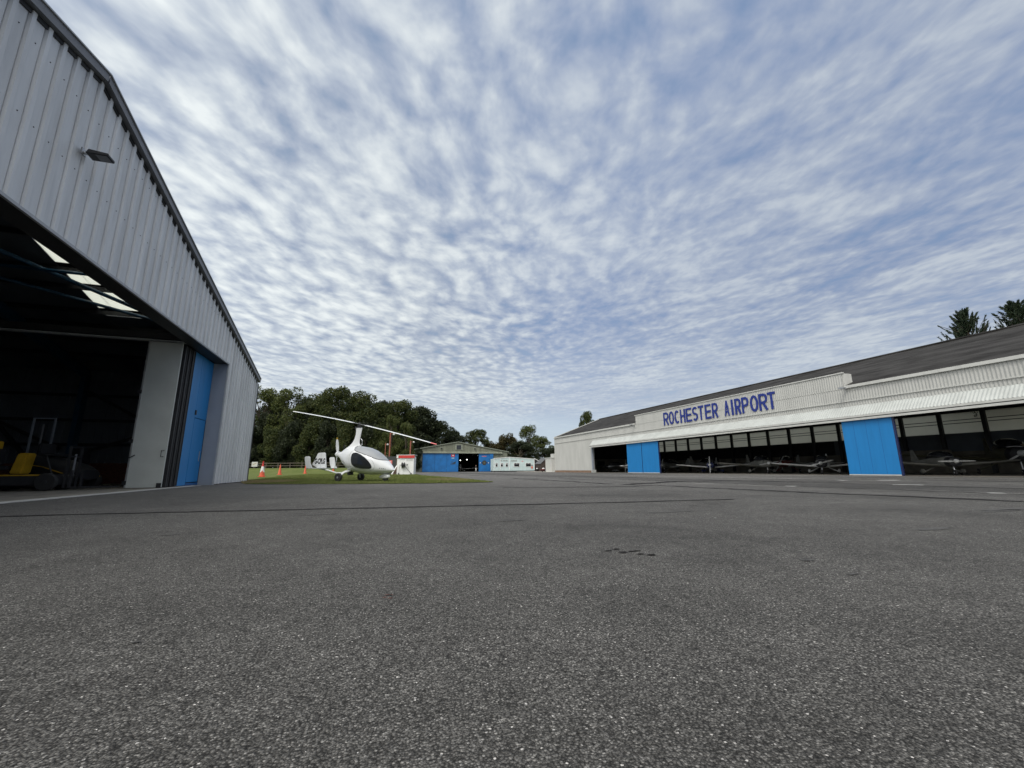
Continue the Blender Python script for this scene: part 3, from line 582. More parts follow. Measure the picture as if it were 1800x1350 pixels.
# ------------------------------------------------------------------ vehicles inside the grey hangar
def wheel(c, r_, wd, parent, ax='y', rimm='rim', n=28):
    mb = MB(); mb.lathe([(r_ * .62, -wd / 2), (r_ * .9, -wd / 2), (r_, -wd * .3), (r_, wd * .3), (r_ * .9, wd / 2), (r_ * .62, wd / 2)], c, ax, n); wh = mb.build("tyre", M['tyre'], parent, True, False)
    wh.name = "wheel"
    mb = MB(); mb.lathe([(r_ * .2, -wd * .52), (r_ * .5, -wd * .40), (r_ * .62, -wd * .48), (r_ * .62, wd * .48), (r_ * .5, wd * .40), (r_ * .2, wd * .52)], c, ax, n); mb.build("rim", M[rimm], wh, True, False)
    return wh
def forklift(loc, rz, label, paint, hm=1.3):
    t = thing("forklift", label, "forklift", loc, rz, "forklifts inside the grey hangar")
    mb = MB(); mb.prism([(-1.15, .16), (-1.15, .42), (-.9, .48), (.55, .48), (.75, .40), (.75, .16)], 'y', -.48, .48); mb.build("chassis", M['steelblack'], t, False, False, .03)
    MB().box(-1.1, .5, -.50, -.485, .44, .48).build("sill_stripe", M[paint], t, False, False)
    mb = MB(); mb.prism([(-.52, .5), (-.40, 1.12), (-.18, 1.12), (-.24, .5)], 'y', -.22, .22); mb.build("engine_cover", M[paint], t, False, False, .03)
    mb = MB(); mb.prism([(-1.30, .3), (-1.22, 1.48), (-1.02, 1.48), (-1.04, .3)], 'y', -.30, .30); mb.build("counterweight", M[paint], t, False, False, .02)
    mb = MB(); mb.box(-.95, -.55, -.26, .26, .62, .74); mb.build("seat", M['black'], t, False, False, .03)
    mb = MB(); mb.box(-1.0, -.90, -.26, .26, .76, 1.25); mb.build("seat_back", M['black'], t, False, False, .03)
    MB().tube([(.35, 0, .5), (.15, 0, 1.05)], .025, 8).build("steering_column", M['black'], t, True, False)
    MB().lathe([(.15, 1.05), (.17, 1.06), (.15, 1.08)], (.13, 0, 0), 'z', 20).build("steering_wheel", M['black'], t, True, False)
    for y in (-.32, .32):
        mb = MB(); mb.box(.80, .86, y - .02, y + .02, .08, hm); mb.build("mast_rail", M['jamb' if hm > 2 else 'steelblack'], t, False, False)
        mb = MB(); mb.prism([(.93, .06), (.93, .6), (.98, .6), (.98, .11), (1.95, .08), (1.95, .06)], 'y', y - .05, y + .05); mb.build("fork", M['steelblack'], t, False, False)
    for z in (1.0, hm):
        MB().box(.80, .86, -.34, .34, z, z + .04).build("mast_crossbar", M['jamb' if hm > 2 else 'steelblack'], t, False, False)
    MB().tube([(.84, 0, .4), (.84, 0, hm - .2)], .03, 8).build("lift_cylinder", M['verge'], t, True, False)
    for x, r_ in ((.5, .26), (-.85, .2)):
        for y in (-.5, .5): wheel((x, y, r_), r_, .18, t, 'y', 'steelblack')
    return t
forklift((-9.72, 17.0, .006), R(4), "yellow forklift nearest the grey hangar's doorway", 'yellow')
forklift((-11.3, 20.6, .006), R(-96), "dark forklift with thin raised mast behind the yellow one", 'steelblack', 2.45)
# low black tractor with thin yellow edging
TT = thing("tow_tractor", "low black tow tractor with thin yellow edging parked beside the yellow forklift", "tractor", (-9.95, 18.45, .006), R(-20))
def sup(x, wd, zb, zt, n=20, e=2.6, cy=0.0):
    zc_ = (zb + zt) / 2; hz_ = (zt - zb) / 2; o_ = []
    for k in range(n):
        q = 2 * math.pi * k / n; c_, s_ = math.cos(q), math.sin(q)
        o_.append((x, cy + wd * math.copysign(abs(c_) ** (2 / e), c_), zc_ + hz_ * math.copysign(abs(s_) ** (2 / e), s_)))
    return o_
mb = MB(); mb.loft([sup(-1.3, .35, .3, .7), sup(-1.15, .5, .25, .95), sup(-.6, .55, .22, 1.12), sup(0, .55, .22, 1.0), sup(.7, .5, .24, .8), sup(1.05, .35, .3, .62)]); mb.build("body", M['black'], TT, True, False)
for y in (-.57, .57):
    mb = MB(); mb.tube([(-1.25, y * .8, .62), (-.7, y, .82), (0, y, .72), (.7, y * .92, .5), (1.0, y * .7, .4)], .016, 6); mb.build("edge_stripe", M['yellow'], TT, True, False)
mb = MB(); mb.box(-.55, -.05, -.25, .25, 1.08, 1.16); mb.box(-.68, -.55, -.25, .25, 1.1, 1.5); mb.build("seat", M['steelblack'], TT, False, False, .03)
for x in (-.85, .7):
    for y in (-.5, .5): wheel((x, y, .25), .25, .2, TT, 'y', 'steelblack')
# ladder / pale board against the side wall
o = MB().box(-8.86, -8.5, 24.90, 24.94, .8, 1.75).build("notice_board", M['wood']); tag(o, "small dull board on the dark side wall above the tow tractor", "board")

# ------------------------------------------------------------------ white gyroplane
GYRZ = lawn_z(0, 22)
GY = thing("gyroplane", "white enclosed gyroplane with long drooping rotor standing on the grass edge", "gyroplane", (0.69, 21.69, GYRZ), R(-37.5))
KW = dict(world=False)
def interp(tab, x):
    if x <= tab[0][0]: return tab[0][1]
    for (a, va), (b, vb) in zip(tab, tab[1:]):
        if a <= x <= b:
            q = (x - a) / (b - a); return va + (vb - va) * q
    return tab[-1][1]
def smoothtab(tab):
    xs = np.linspace(tab[0][0], tab[-1][0], 90); ysv = np.array([interp(tab, x) for x in xs])
    for _ in range(3): ysv[1:-1] = (ysv[:-2] + 2 * ysv[1:-1] + ysv[2:]) / 4
    return list(zip(xs, ysv))
TOP = smoothtab([(-2.90, 1.40), (-2.69, 1.47), (-2.33, 1.60), (-2.0, 1.69), (-1.58, 1.73), (-1.0, 1.63), (-.7, 1.52), (-.38, 1.34), (-.1, 1.12), (.12, .93), (.30, .76), (.42, .63), (.47, .55)])
BOT = smoothtab([(-2.90, 1.22), (-2.70, 1.10), (-2.51, .86), (-2.19, .62), (-1.93, .47), (-1.31, .36), (-.75, .31), (-.36, .33), (.03, .38), (.30, .44), (.42, .47), (.47, .51)])
WID = smoothtab([(-2.90, .09), (-2.69, .17), (-2.4, .33), (-2.1, .49), (-1.8, .62), (-1.5, .70), (-1.1, .73), (-.7, .69), (-.3, .56), (0, .42), (.2, .29), (.36, .17), (.44, .09), (.47, .04)])
EX = 2.25
def gsurf(x, phi, off=0.0):
    zt, zb, wd = interp(TOP, x), interp(BOT, x), interp(WID, x)
    # widest low, narrower towards the roof
    zm = zb + (zt - zb) * 0.42; c_, s_ = math.cos(phi), math.sin(phi); hz_ = (zt - zm) if s_ > 0 else (zm - zb)
    y = (wd + off) * math.copysign(abs(c_) ** (2 / EX), c_); z = zm + (hz_ + off) * math.copysign(abs(s_) ** (2 / EX), s_); return (x, y, z)
NS = 40
xs = list(-2.90 + (0.47 + 2.90) * (0.5 - 0.5 * np.cos(np.linspace(0, math.pi, 46))))
mb = MB(); mb.loft([[gsurf(x, 2 * math.pi * (k + .5) / NS) for k in range(NS)] for x in xs]); gbody = mb.build("body", M['gloss'], GY, True, False)
def phi_of(x, z, near=True):
    zt, zb, wd = interp(TOP, x), interp(BOT, x), interp(WID, x); zm = zb + (zt - zb) * 0.42
    s_ = (z - zm) / ((zt - zm) if z > zm else (zm - zb)); s_ = max(-.999, min(.999, s_)); s_ = math.copysign(abs(s_) ** (EX / 2), s_); return math.asin(s_)
def smooth_poly(P, n=6):
    P = [np.array(p, float) for p in P]
    for _ in range(2):
        Q = []
        for a, b in zip(P, P[1:] + P[:1]): Q += [a * .75 + b * .25, a * .25 + b * .75]
        P = Q
    return P
def patch(P, fn, name, m, parent, rings=7, off=.006, edge=True):
    P = smooth_poly(P); c_ = sum(P) / len(P); mb = MB(); n = len(P); vs = [fn(c_, off)]
    for k in range(1, rings + 1):
        for p in P: vs.append(fn(c_ + (p - c_) * k / rings, off))
    for p in P: vs.append(fn(c_ + (p - c_) * 1.0, -.004))
    fs = [(0, 1 + i, 1 + (i + 1) % n) for i in range(n)]
    for k in range(rings): fs += [(1 + k * n + i, 1 + (k + 1) * n + i, 1 + (k + 1) * n + (i + 1) % n, 1 + k * n + (i + 1) % n) for i in range(n)]
    o_ = mb.add(vs, fs).build(name, m, parent, True, False)
    rim_ = [fn(p, off) for p in P]; MB().tube(rim_ + [rim_[0]], .013, 5).build('window_seal', M['black'], o_, False, False); return o_
side_w = [(-1.56, 1.12), (-1.52, 1.36), (-1.28, 1.37), (-.98, 1.25), (-.68, 1.07), (-.46, .84), (-.38, .66), (-.50, .60), (-1.0, .62), (-1.46, .76)]
for sg in (-1, 1):
    def fn(p, off, sg=sg):
        x, y, z = gsurf(p[0], phi_of(p[0], p[1]), off); return (x, sg * y, z)
    patch(side_w, fn, "door_window", M['glass'], GY)
    # door seam
    mb = MB(); S_ = smooth_poly([(-1.72, 1.2), (-1.66, 1.5), (-1.2, 1.5), (-.6, 1.2), (-.25, .8), (-.3, .52), (-1.0, .48), (-1.62, .58)]); pts = [fn(p, .001) for p in S_]; mb.tube(pts + [pts[0]], .0045, 5); mb.build("door_seam", M['verge'], GY, False, False)
def fnw(p, off):
    return gsurf(p[0], math.pi / 2 - p[1], off)
ws = [(-1.58, -.55), (-1.50, -.85), (-1.1, -.95), (-.6, -1.0), (-.25, -.95), (-.02, -.62), (.06, 0), (-.02, .62), (-.25, .95), (-.6, 1.0), (-1.1, .95), (-1.50, .85), (-1.58, .55), (-1.60, 0)]
patch(ws, fnw, "windscreen", M['wind'], GY, 10)
# mast fairing
def lens(x0, x1, hw, z, n=18):
    o_ = []
    for k in range(n):
        q = 2 * math.pi * k / n; o_.append(((x0 + x1) / 2 + (x1 - x0) / 2 * math.cos(q), hw * math.sin(q), z))
    return o_
mb = MB(); mb.loft([lens(-2.75, -1.45, .26, 1.42), lens(-2.52, -1.52, .17, 1.60), lens(-2.28, -1.58, .10, 1.74), lens(-2.10, -1.66, .07, 1.90), lens(-1.99, -1.65, .055, 2.08), lens(-1.93, -1.61, .05, 2.27), lens(-1.91, -1.58, .052, 2.45), lens(-1.93, -1.55, .065, 2.62), lens(-1.94, -1.54, .07, 2.65)])
mb.build("mast", M['gloss'], GY, True, False)
mb = MB(); mb.tube([(-1.60, .0, 1.72), (-1.50, 0, 1.80), (-1.50, 0, 2.02), (-1.60, 0, 2.10)], .018, 8); mb.build("mast_strut", M['gloss'], GY, True, False)
mb = MB(); mb.tube([(-2.42, -.22, 1.62), (-2.36, -.24, 1.78)], .03, 8); mb.build("air_scoop", M['black'], GY, False, False)
mb = MB(); mb.box(-1.88, -1.60, -.07, .07, 2.65, 2.72); mb.lathe([(.06, 2.70), (.075, 2.73), (.075, 2.79), (.04, 2.80), (.04, 2.88), (.05, 2.89), (.05, 2.93), (.03, 2.95)], (-1.74, 0, 0), 'z', 20); mb.box(-1.99, -1.70, -.03, .03, 2.60, 2.68); mb.build("rotor_head", M['steelblack'], GY, False, False)
mb = MB(); mb.bar((-2.0, 0, 2.84), (-1.48, 0, 2.84), .09, .04); 
# blades: hub at (-1.74,0,2.86); tips solved from the photo, in world space
hub_w = Vector((-0.69, 22.75, 2.86 + GYRZ))
for tip, nm in ((Vector((3.06, 21.25, 1.80)), 0), (Vector((-4.12, 24.75, 3.66)), 1)):
    d = tip - hub_w; L_ = d.length; dn = d.normalized(); sidev = Vector((0, 0, 1)).cross(dn).normalized(); upb = dn.cross(sidev).normalized(); secs = []
    def blade_sec(s_, ch, th):
        bend = -0.10 * math.sin(math.pi * min(1, s_ / L_)) * -1.0
        p = hub_w + dn * s_ + upb * bend * 0.25; o_ = []
        for k in range(14):
            q = 2 * math.pi * k / 14; c_ = math.cos(q); cv = (sidev * .96 + upb * (.28 if nm == 0 else -.22)); nv = dn.cross(cv); o_.append(tuple(p + cv * (ch / 2 * c_) + nv * (th / 2 * math.sin(q) * (1 - .45 * c_))))
        return o_
    mb = MB(); mb.loft([blade_sec(s_, .155, .024) for s_ in np.linspace(.32, L_ - .32, 24)]); bl_ = mb.build("rotor_blade", M['gloss'], GY, True, True)
    mb = MB(); mb.loft([blade_sec(s_, .16 if s_ < L_ - .05 else .10, .026) for s_ in (L_ - .32, L_ - .2, L_ - .06, L_)]); mb.build("blade_tip", M['pinkred'] if nm == 0 else M['white'], bl_, True, True)
    mb = MB(); mb.bar(tuple(hub_w), tuple(hub_w + dn * .42), .11, .035); mb.build("blade_root", M['alu'], bl_, False, True)
# propeller
mb = MB(); mb.lathe([(.15, -2.88), (.15, -2.95), (.125, -3.02), (.08, -3.08), (.02, -3.12)], (0, 0, 1.34), 'x', 24); mb.build("spinner", M['gloss'], GY, True, False)
for ang, nm in ((98, 0), (-100, 1), (-22, 2)):
    secs = []
    a_ = R(ang); dv = Vector((0, math.cos(a_) * 1.0, math.sin(a_))); sv = Vector((0, -math.sin(a_), math.cos(a_)))
    # seen from behind; pitch twists the chord towards the x axis
    def psec(s_, ch, th, tw):
        c = Vector((-2.98, 0, 1.34)) + dv * s_; cd_ = sv * math.cos(tw) - Vector((1, 0, 0)) * math.sin(tw); tn = dv.cross(cd_).normalized(); return [tuple(c + cd_ * (ch / 2 * math.cos(q)) + tn * (th / 2 * math.sin(q))) for q in [2 * math.pi * k / 12 for k in range(12)]]
    mb = MB(); mb.loft([psec(.10, .07, .05, R(50)), psec(.22, .13, .035, R(42)), psec(.4, .155, .025, R(32)), psec(.6, .135, .02, R(26)), psec(.76, .095, .014, R(22))]); pb = mb.build("propeller_blade", M['gloss'], GY, True, False)
    mb = MB(); mb.loft([psec(.76, .097, .016, R(22)), psec(.83, .07, .012, R(20)), psec(.865, .03, .006, R(20))]); mb.build("blade_tip", M['yellow'], pb, True, False)
# undercarriage
for sg in (-1, 1):
    wheel((-2.1, sg * .825, .20), .20, .13, GY)
    mb = MB(); mb.tube([(-1.85, sg * .30, .52), (-2.02, sg * .55, .42), (-2.1, sg * .76, .24)], [.045, .038, .03], 10); mb.tube([(-1.98, sg * .28, .56), (-2.06, sg * .56, .46), (-2.1, sg * .76, .27)], .022, 8); mb.build("landing_leg", M['gloss'], GY, True, False)
w0 = wheel((0, 0, .155), .155, .11, GY)
mb = MB(); mb.loft([sup(-.34, .02, .18, .24, 16), sup(-.28, .07, .13, .30, 16), sup(-.12, .105, .12, .35, 16), sup(.05, .11, .13, .36, 16), sup(.18, .085, .15, .32, 16), sup(.25, .03, .2, .27, 16)]); mb.build("wheel_fairing", M['gloss'], GY, True, False)
mb = MB(); mb.tube([(-.02, 0, .28), (-.10, 0, .48)], .05, 10); mb.build("nose_strut", M['alu'], GY, True, False)
mb = MB(); mb.box(-2.2, -1.98, -.12, .1, .30, .50); mb.build("silencer", M['black'], GY, False, False, .02)
# tail
mb = MB(); mb.tube([(-1.9, 0, .50), (-2.5, 0, .40), (-2.95, 0, .40), (-3.5, 0, .54), (-4.1, 0, .63)], [.05, .045, .04, .04, .035], 10); mb.build("tail_boom", M['gloss'], GY, True, False)
mb = MB(); mb.prism([(-3.62, 0), (-3.70, .84), (-4.12, .86), (-4.20, 0), (-4.12, -.86), (-3.70, -.84)], 'z', .625, .665); mb.build("tailplane", M['gloss'], GY, False, False, .012)
for sg in (-1, 1):
    P = [(-3.70, .64), (-4.08, .64), (-4.19, .86), (-4.25, 1.18), (-4.19, 1.235), (-3.97, 1.235), (-3.90, 1.18), (-3.86, .9)]
    mb = MB(); mb.prism(P, 'y', sg * .85 - .016, sg * .85 + .016); mb.build("outer_fin", M['gloss'], GY, False, False, .008)
P = [(-3.62, .665), (-4.22, .665), (-4.56, .84), (-4.42, 1.06), (-4.26, 1.38), (-4.18, 1.44), (-3.82, 1.45), (-3.75, 1.40)]
mb = MB(); mb.prism(P, 'y', -.022, .022); fin = mb.build("rudder_fin", M['gloss'], GY, False, False, .008)
mb = MB(); mb.box(-4.015, -4.008, -.024, .024, .68, 1.43); mb.build("hinge_gap", M['verge'], fin, False, False)
vs_, fs_ = text_mb("G-CPLG", 0.12, .05)
x0_, x1_ = vs_[:, 0].min(), vs_[:, 0].max(); y0_, y1_ = vs_[:, 1].min(), vs_[:, 1].max()
for sg in (-1, 1):
    mb = MB(); q = [((-4.40 + (p[0] - x0_) / (x1_ - x0_) * .68) if sg < 0 else (-3.72 - (p[0] - x0_) / (x1_ - x0_) * .68), sg * .0245, .86 + (p[1] - y0_) / (y1_ - y0_) * .30) for p in vs_]
    mb.add(q, fs_).build("registration_letters", M['black'], fin, False, False)
for k, (x, wd) in enumerate(((.03, .045), (.11, .035), (.18, .045), (.25, .03))):
    for sg in (-1, 1):
        xx = x - .08; zz = .62 - k * .012; P4 = []
        for (a, b) in ((-wd / 2, -.02), (wd / 2, -.02), (wd / 2 + .01, .02), (-wd / 2 + .01, .02)):
            p = gsurf(xx + a, phi_of(xx + a, zz + b), .003); P4.append((p[0], sg * p[1], p[2]))
        mb = MB().add(P4, [(0, 1, 2, 3)]); mb.build("nose_marking", M['verge'], gbody, False, False)
for zz, x in ((.98, -2.22), (.90, -2.12), (.86, -2.3)):
    p = gsurf(x, phi_of(x, zz), .004); mb = MB(); mb.ell((p[0], -p[1], p[2]), (.05, .02, .012)); mb.build("exhaust_slot", M['black'], gbody, False, False)

# ------------------------------------------------------------------ light aircraft
def aircraft(label, loc, rz, paint='white', trim='navy', wing='white', high=False, spats=True, scale=1.0, engine='cowl', prop_ang=90, group="light aircraft parked inside the long hangar", tiplow=0.09):
    t = thing("light_aircraft", label, "aircraft", loc, rz, group); S_ = scale
    ex = 2.4
    def sc_(x, wd, zb, zt): return [(a * S_, b * S_, c * S_) for a, b, c in sup(x * 1.0, wd, zb, zt, 20, ex)]
    mb = MB(); mb.loft([sc_(1.55, .20, .85, 1.20), sc_(1.45, .38, .68, 1.30), sc_(.9, .46, .60, 1.36), sc_(.45, .52, .58, 1.42), sc_(-.6, .54, .58, 1.42), sc_(-1.6, .40, .66, 1.32), sc_(-3.0, .20, .82, 1.20), sc_(-4.3, .07, .95, 1.12)]); mb.build("fuselage", M[paint], t, True, False)
    mb = MB(); mb.loft([sc_(.75, .30, 1.30, 1.40), sc_(.35, .46, 1.2, 1.72), sc_(-.2, .48, 1.2, 1.84), sc_(-.9, .44, 1.2, 1.78), sc_(-1.7, .28, 1.2, 1.40)]); mb.build("canopy", M['glass'], t, True, False)
    mb = MB(); mb.loft([sc_(1.56, .21, .86, 1.19), sc_(1.46, .385, .675, 1.305), sc_(1.0, .463, .605, 1.36)]); mb.build("cowling", M[trim], t, True, False)
    zw = 1.85 if high else .72; dih = .03 if high else tiplow
    for sg in (-1, 1):
        def wsec(y, c0, c1, z, th): return [((c0 + c1) / 2 * S_ + (c0 - c1) / 2 * math.cos(q) * S_, y * S_ * sg, (z + th * math.sin(q) * (1 + .4 * math.cos(q))) * S_) for q in [2 * math.pi * k / 14 for k in range(14)]]
        mb = MB(); mb.loft([wsec(.25, .55, -.95, zw, .10), wsec(2.6, .5, -.85, zw + 2.35 * dih, .085), wsec(4.2, .42, -.72, zw + 3.95 * dih, .065), wsec(4.35, .25, -.6, zw + 4.1 * dih, .03)]); mb.build("wing", M[wing], t, True, False)
        mb = MB(); mb.loft([wsec(.03, -3.55, -4.3, 1.06, .035), wsec(1.45, -3.7, -4.25, 1.10, .025)]); mb.build("tailplane", M[wing], t, True, False)
        if high:
            mb = MB(); mb.bar((.3 * S_, .5 * sg * S_, .65 * S_), (.15 * S_, 2.3 * sg * S_, 1.85 * S_), .07, .035); mb.build("wing_strut", M[wing], t, False, False)
        mb = MB(); mb.tube([(-.35 * S_, .4 * sg * S_, .62 * S_), (-.4 * S_, 1.15 * sg * S_, .22 * S_)], .04, 8); mb.build("landing_leg", M[paint], t, True, False)
        wheel((-.4 * S_, 1.2 * sg * S_, .20), .20, .13, t, 'y', 'white')
        if spats:
            mb = MB(); mb.loft([[(a * S_, b * S_ + 1.2 * sg * S_, c) for a, b, c in sup(x, wd_, zb_, zt_, 14)] for x, wd_, zb_, zt_ in ((-.85, .01, .22, .27), (-.65, .08, .14, .33), (-.4, .11, .10, .42), (-.15, .09, .11, .38), (0.0, .02, .2, .27))]); mb.build("wheel_spat", M[paint], t, True, False)
    mb = MB(); mb.prism([(-3.35 * S_, 1.15 * S_), (-3.95 * S_, 2.05 * S_), (-4.35 * S_, 2.05 * S_), (-4.45 * S_, 1.0 * S_), (-4.2 * S_, .96 * S_)], 'y', -.03, .03); mb.build("fin", M[wing], t, False, False, .01)
    mb = MB(); mb.tube([(1.1 * S_, 0, .66 * S_), (1.2 * S_, 0, .22)], .035, 8); mb.build("nose_leg", M['alu'], t, True, False)
    wheel((1.2 * S_, 0, .17), .17, .12, t, 'y', 'white')
    mb = MB(); mb.lathe([(.16 * S_, 1.56 * S_), (.14 * S_, 1.66 * S_), (.08 * S_, 1.78 * S_), (.01, 1.84 * S_)], (0, 0, 1.03 * S_), 'x', 20); mb.build("spinner", M['white'], t, True, False)
    for k in range(2):
        a_ = R(prop_ang + 180 * k); dv = Vector((0, math.cos(a_), math.sin(a_))); sv = Vector((0, -math.sin(a_), math.cos(a_))); c0 = Vector((1.62 * S_, 0, 1.03 * S_))
        def ps(s_, ch, th): return [tuple(c0 + dv * s_ + (sv * .8 + Vector((.6, 0, 0))) * (ch / 2 * math.cos(q)) + Vector((.8, 0, 0)) * (th * math.sin(q))) for q in [2 * math.pi * j / 8 for j in range(8)]]
        mb = MB(); mb.loft([ps(.08, .08, .03), ps(.35, .13, .02), ps(.7, .11, .014), ps(.92, .05, .008)]); mb.build("propeller_blade", M['greyp'], t, True, False)
    return t

# ------------------------------------------------------------------ long white hangar
MX = 31.6
MH = thing("airport_hangar", "long low white hangar with blue doors and an airport name on its raised parapet", "hangar", (MX, 57.7, 0))
SIN = [(k / 8, 0.016 * (1 - math.cos(2 * math.pi * k / 8))) for k in range(8)]
mb = MB(); mb.corr((MX, 70.6), (MX, 57.2), 0.32, 6.0, 0.17, SIN, (-1, 0)); mb.corr((MX, 57.2), (MX, -6.0), 3.72, 6.0, 0.17, SIN, (-1, 0)); mb.build("cladding", M['cream'], MH)
mb = MB(); mb.corr((MX - .012, 45.4), (MX - .012, 20.3), 6.0, 7.12, 0.17, SIN, (-1, 0)); pp = mb.build("parapet", M['cream'], MH)
for yr in (20.24, 45.38):
    mb = MB(); mb.box(MX + .02, MX + .9, yr, yr + .08, 6.1, 7.14); mb.build("parapet_return", M['cream_hi'], pp)
mb = MB(); mb.box(MX + .03, MX + .07, 20.33, 45.37, 6.1, 7.12); mb.build("parapet_back", M['cream'], pp)
mb = MB(); mb.box(MX - .09, MX + .10, 20.2, 45.5, 7.12, 7.20); mb.build("coping", M['cream_hi'], pp)
mb = MB(); mb.box(MX - .16, MX + .12, 45.5, 70.75, 6.0, 6.19); mb.build("gutter", M['cream_hi'], MH)
mb = MB(); mb.box(MX - .16, MX + .12, -6.0, 20.2, 6.0, 6.19); mb.build("gutter", M['cream_hi'], MH)
for y in (20.1, 45.6):
    mb = MB(); mb.bar((MX - .10, y, 5.92), (MX - .55, y - .1, 6.0), .10, .08); mb.box(MX - .75, MX - .50, y - .25, y + .1, 5.93, 6.03); mb.build("floodlight", M['rim'], MH)
mb = MB(); mb.box(MX - .085, MX - .045, -6.0, 70.62, 5.06, 5.12); mb.build("drip_flashing", M['cream_hi'], MH)
mb = MB(); mb.box(MX - .07, MX + .12, 57.25, 70.66, 0.0, 0.30); mb.build("plinth", M['plinth'], MH)
mb = MB(); mb.box(MX - .08, MX + .02, 70.52, 70.64, .3, 6.0); mb.build("corner_trim", M['cream_hi'], MH)
mb = MB(); mb.box(MX - .04, MX + .30, 56.85, 57.2, 0, 3.70); mb.box(MX - .34, MX + .30, 56.5, 56.86, 0, .42); mb.build("door_pillar", M['canopy'], MH, bevel=.01)
mb = MB(); mb.box(MX - .20, MX - .0, 56.55, 56.84, .42, 3.70); mb.build("door_pillar", M['jamb'], MH)
# sloped canopy
mb = MB(); b_ = MB(); L_ = 62.6; n_ = int(L_ / .025 / 8) ; vs = []
k = 0
for i in range(int(62.6 / .17) * 6 + 1):
    y = 56.6 - i * .17 / 6; dep = .018 * (1 - math.cos(2 * math.pi * i / 6)); vs += [(MX - .02, y, 4.70 + dep), (MX - .64, y, 3.975 + dep)]
mb.add(vs, [(2 * i, 2 * i + 2, 2 * i + 3, 2 * i + 1) for i in range(len(vs) // 2 - 1)]); cn = mb.build("canopy", M['canopy'], MH)
mb = MB(); mb.add([(MX - .02, 56.62, 4.69), (MX - .66, 56.62, 3.965), (MX - .66, 56.62, 3.70), (MX - .02, 56.62, 3.68)], [(0, 1, 2, 3)]); mb.build("canopy_end", M['canopy'], cn)
mb = MB(); mb.box(MX - .70, MX - .62, -6, 56.66, 3.85, 3.985); mb.build("canopy_fascia", M['cream_hi'], cn)
mb = MB(); mb.box(MX - .65, MX - .59, -6, 56.64, 3.80, 3.848); mb.build("canopy_shadow_gap", M['steelblack'], cn)
mb = MB(); mb.box(MX - .68, MX - .55, -6, 56.64, 3.66, 3.798); mb.build("canopy_fascia", M['cream_hi'], cn)
mb = MB(); mb.box(MX - .57, MX + .2, -6, 56.6, 3.805, 3.84); mb.build("canopy_soffit", M['steelblack'], cn)
mb = MB(); mb.box(MX - .012 + .0, MX + .03, -6, 70.5, 4.75, 4.79)
# roof
mb = MB(); mb.add([(MX - .02, -6, 6.20), (MX - .02, 70.7, 6.20), (41.1, 70.7, 9.86), (41.1, -6, 9.86), (50.8, 70.7, 6.20), (50.8, -6, 6.20)], [(0, 1, 2, 3), (3, 2, 4, 5)]); mb.build("roof", M['roofdk'], MH)
mb = MB(); mb.bar((MX - .05, 70.72, 6.22), (41.1, 70.72, 9.88), .06, .16, (0, 0, 1)); mb.build("bargeboard", M['cream_hi'], MH)
mb = MB(); mb.tube([(41.1, -6, 9.88), (41.1, 70.7, 9.88)], .11, 8); mb.build("ridge_cap", M['roofdk'], MH)
mb = MB(); mb.add([(MX + .05, 70.55, 0), (MX + .05, 70.55, 6.1), (41.1, 70.55, 9.75), (50.7, 70.55, 6.1), (50.7, 70.55, 0)], [(0, 1, 2, 3, 4)]); mb.build("gable_wall", M['cream'], MH)
mb = MB(); mb.box(MX + .2, 50.5, 70.30, 70.40, 0, 2.3); ew = mb.build("block_wall", M['inwall'], MH)
mb = MB(); mb.box(40.0, 41.5, 70.24, 70.28, 1.1, 1.9); mb.build("dark_window", M['glass'], ew)
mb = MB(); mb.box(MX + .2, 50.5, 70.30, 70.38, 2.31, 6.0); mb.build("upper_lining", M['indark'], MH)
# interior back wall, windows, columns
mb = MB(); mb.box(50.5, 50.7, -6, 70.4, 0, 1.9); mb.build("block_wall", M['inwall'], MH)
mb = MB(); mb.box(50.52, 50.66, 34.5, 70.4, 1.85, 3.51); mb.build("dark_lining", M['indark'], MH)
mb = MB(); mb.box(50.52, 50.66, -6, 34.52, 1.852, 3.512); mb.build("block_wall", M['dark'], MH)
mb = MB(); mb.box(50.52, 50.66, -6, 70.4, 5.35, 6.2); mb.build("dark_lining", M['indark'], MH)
ycol = [36.71 + 3.04 * k for k in range(-14, 12)]
for y in ycol:
    mb = MB(); mb.box(50.56, 50.60, y + .0, y + 3.03, 3.49, 5.36); gl = mb.build("high_window", M['glaz'], MH)
    mb = MB(); mb.box(50.50, 50.54, y + .16, y + 2.88, 4.38, 4.44); mb.box(50.50, 50.54, y + .16, y + 2.88, 4.66, 4.72); mb.build("glazing_bar", M['steelblack'], gl)
    mb = MB(); mb.box(50.20, 50.48, y - .14, y + .14, 0.0, 6.1); mb.build("column", M['steelblack'], MH)
    mb = MB(); mb.bar((50.2, y, 5.55), (MX + .3, y, 5.55), .12, .12); mb.bar((50.2, y, 5.95), (41.1, y, 9.3), .12, .12); mb.bar((MX + .3, y, 5.95), (41.1, y, 9.3), .12, .12)
    for q in range(6):
        xa = MX + .5 + q * 3.1; za = 6.0 + min(xa - MX, 50.6 - xa) * .36; mb.bar((xa, y, 5.6), (xa + 1.55, y, min(9.2, 6.0 + min(xa + 1.55 - MX, 50.6 - xa - 1.55) * .36)), .08, .08)
    mb.build("roof_truss", M['steelblack'], MH)
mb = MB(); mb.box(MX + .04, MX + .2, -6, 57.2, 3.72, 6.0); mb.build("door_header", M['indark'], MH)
for y in (21.4,):
    mb = MB(); mb.box(33.0, 33.2, y, y + .2, 0, 5.5); mb.build("column", M['steelblack'], MH)
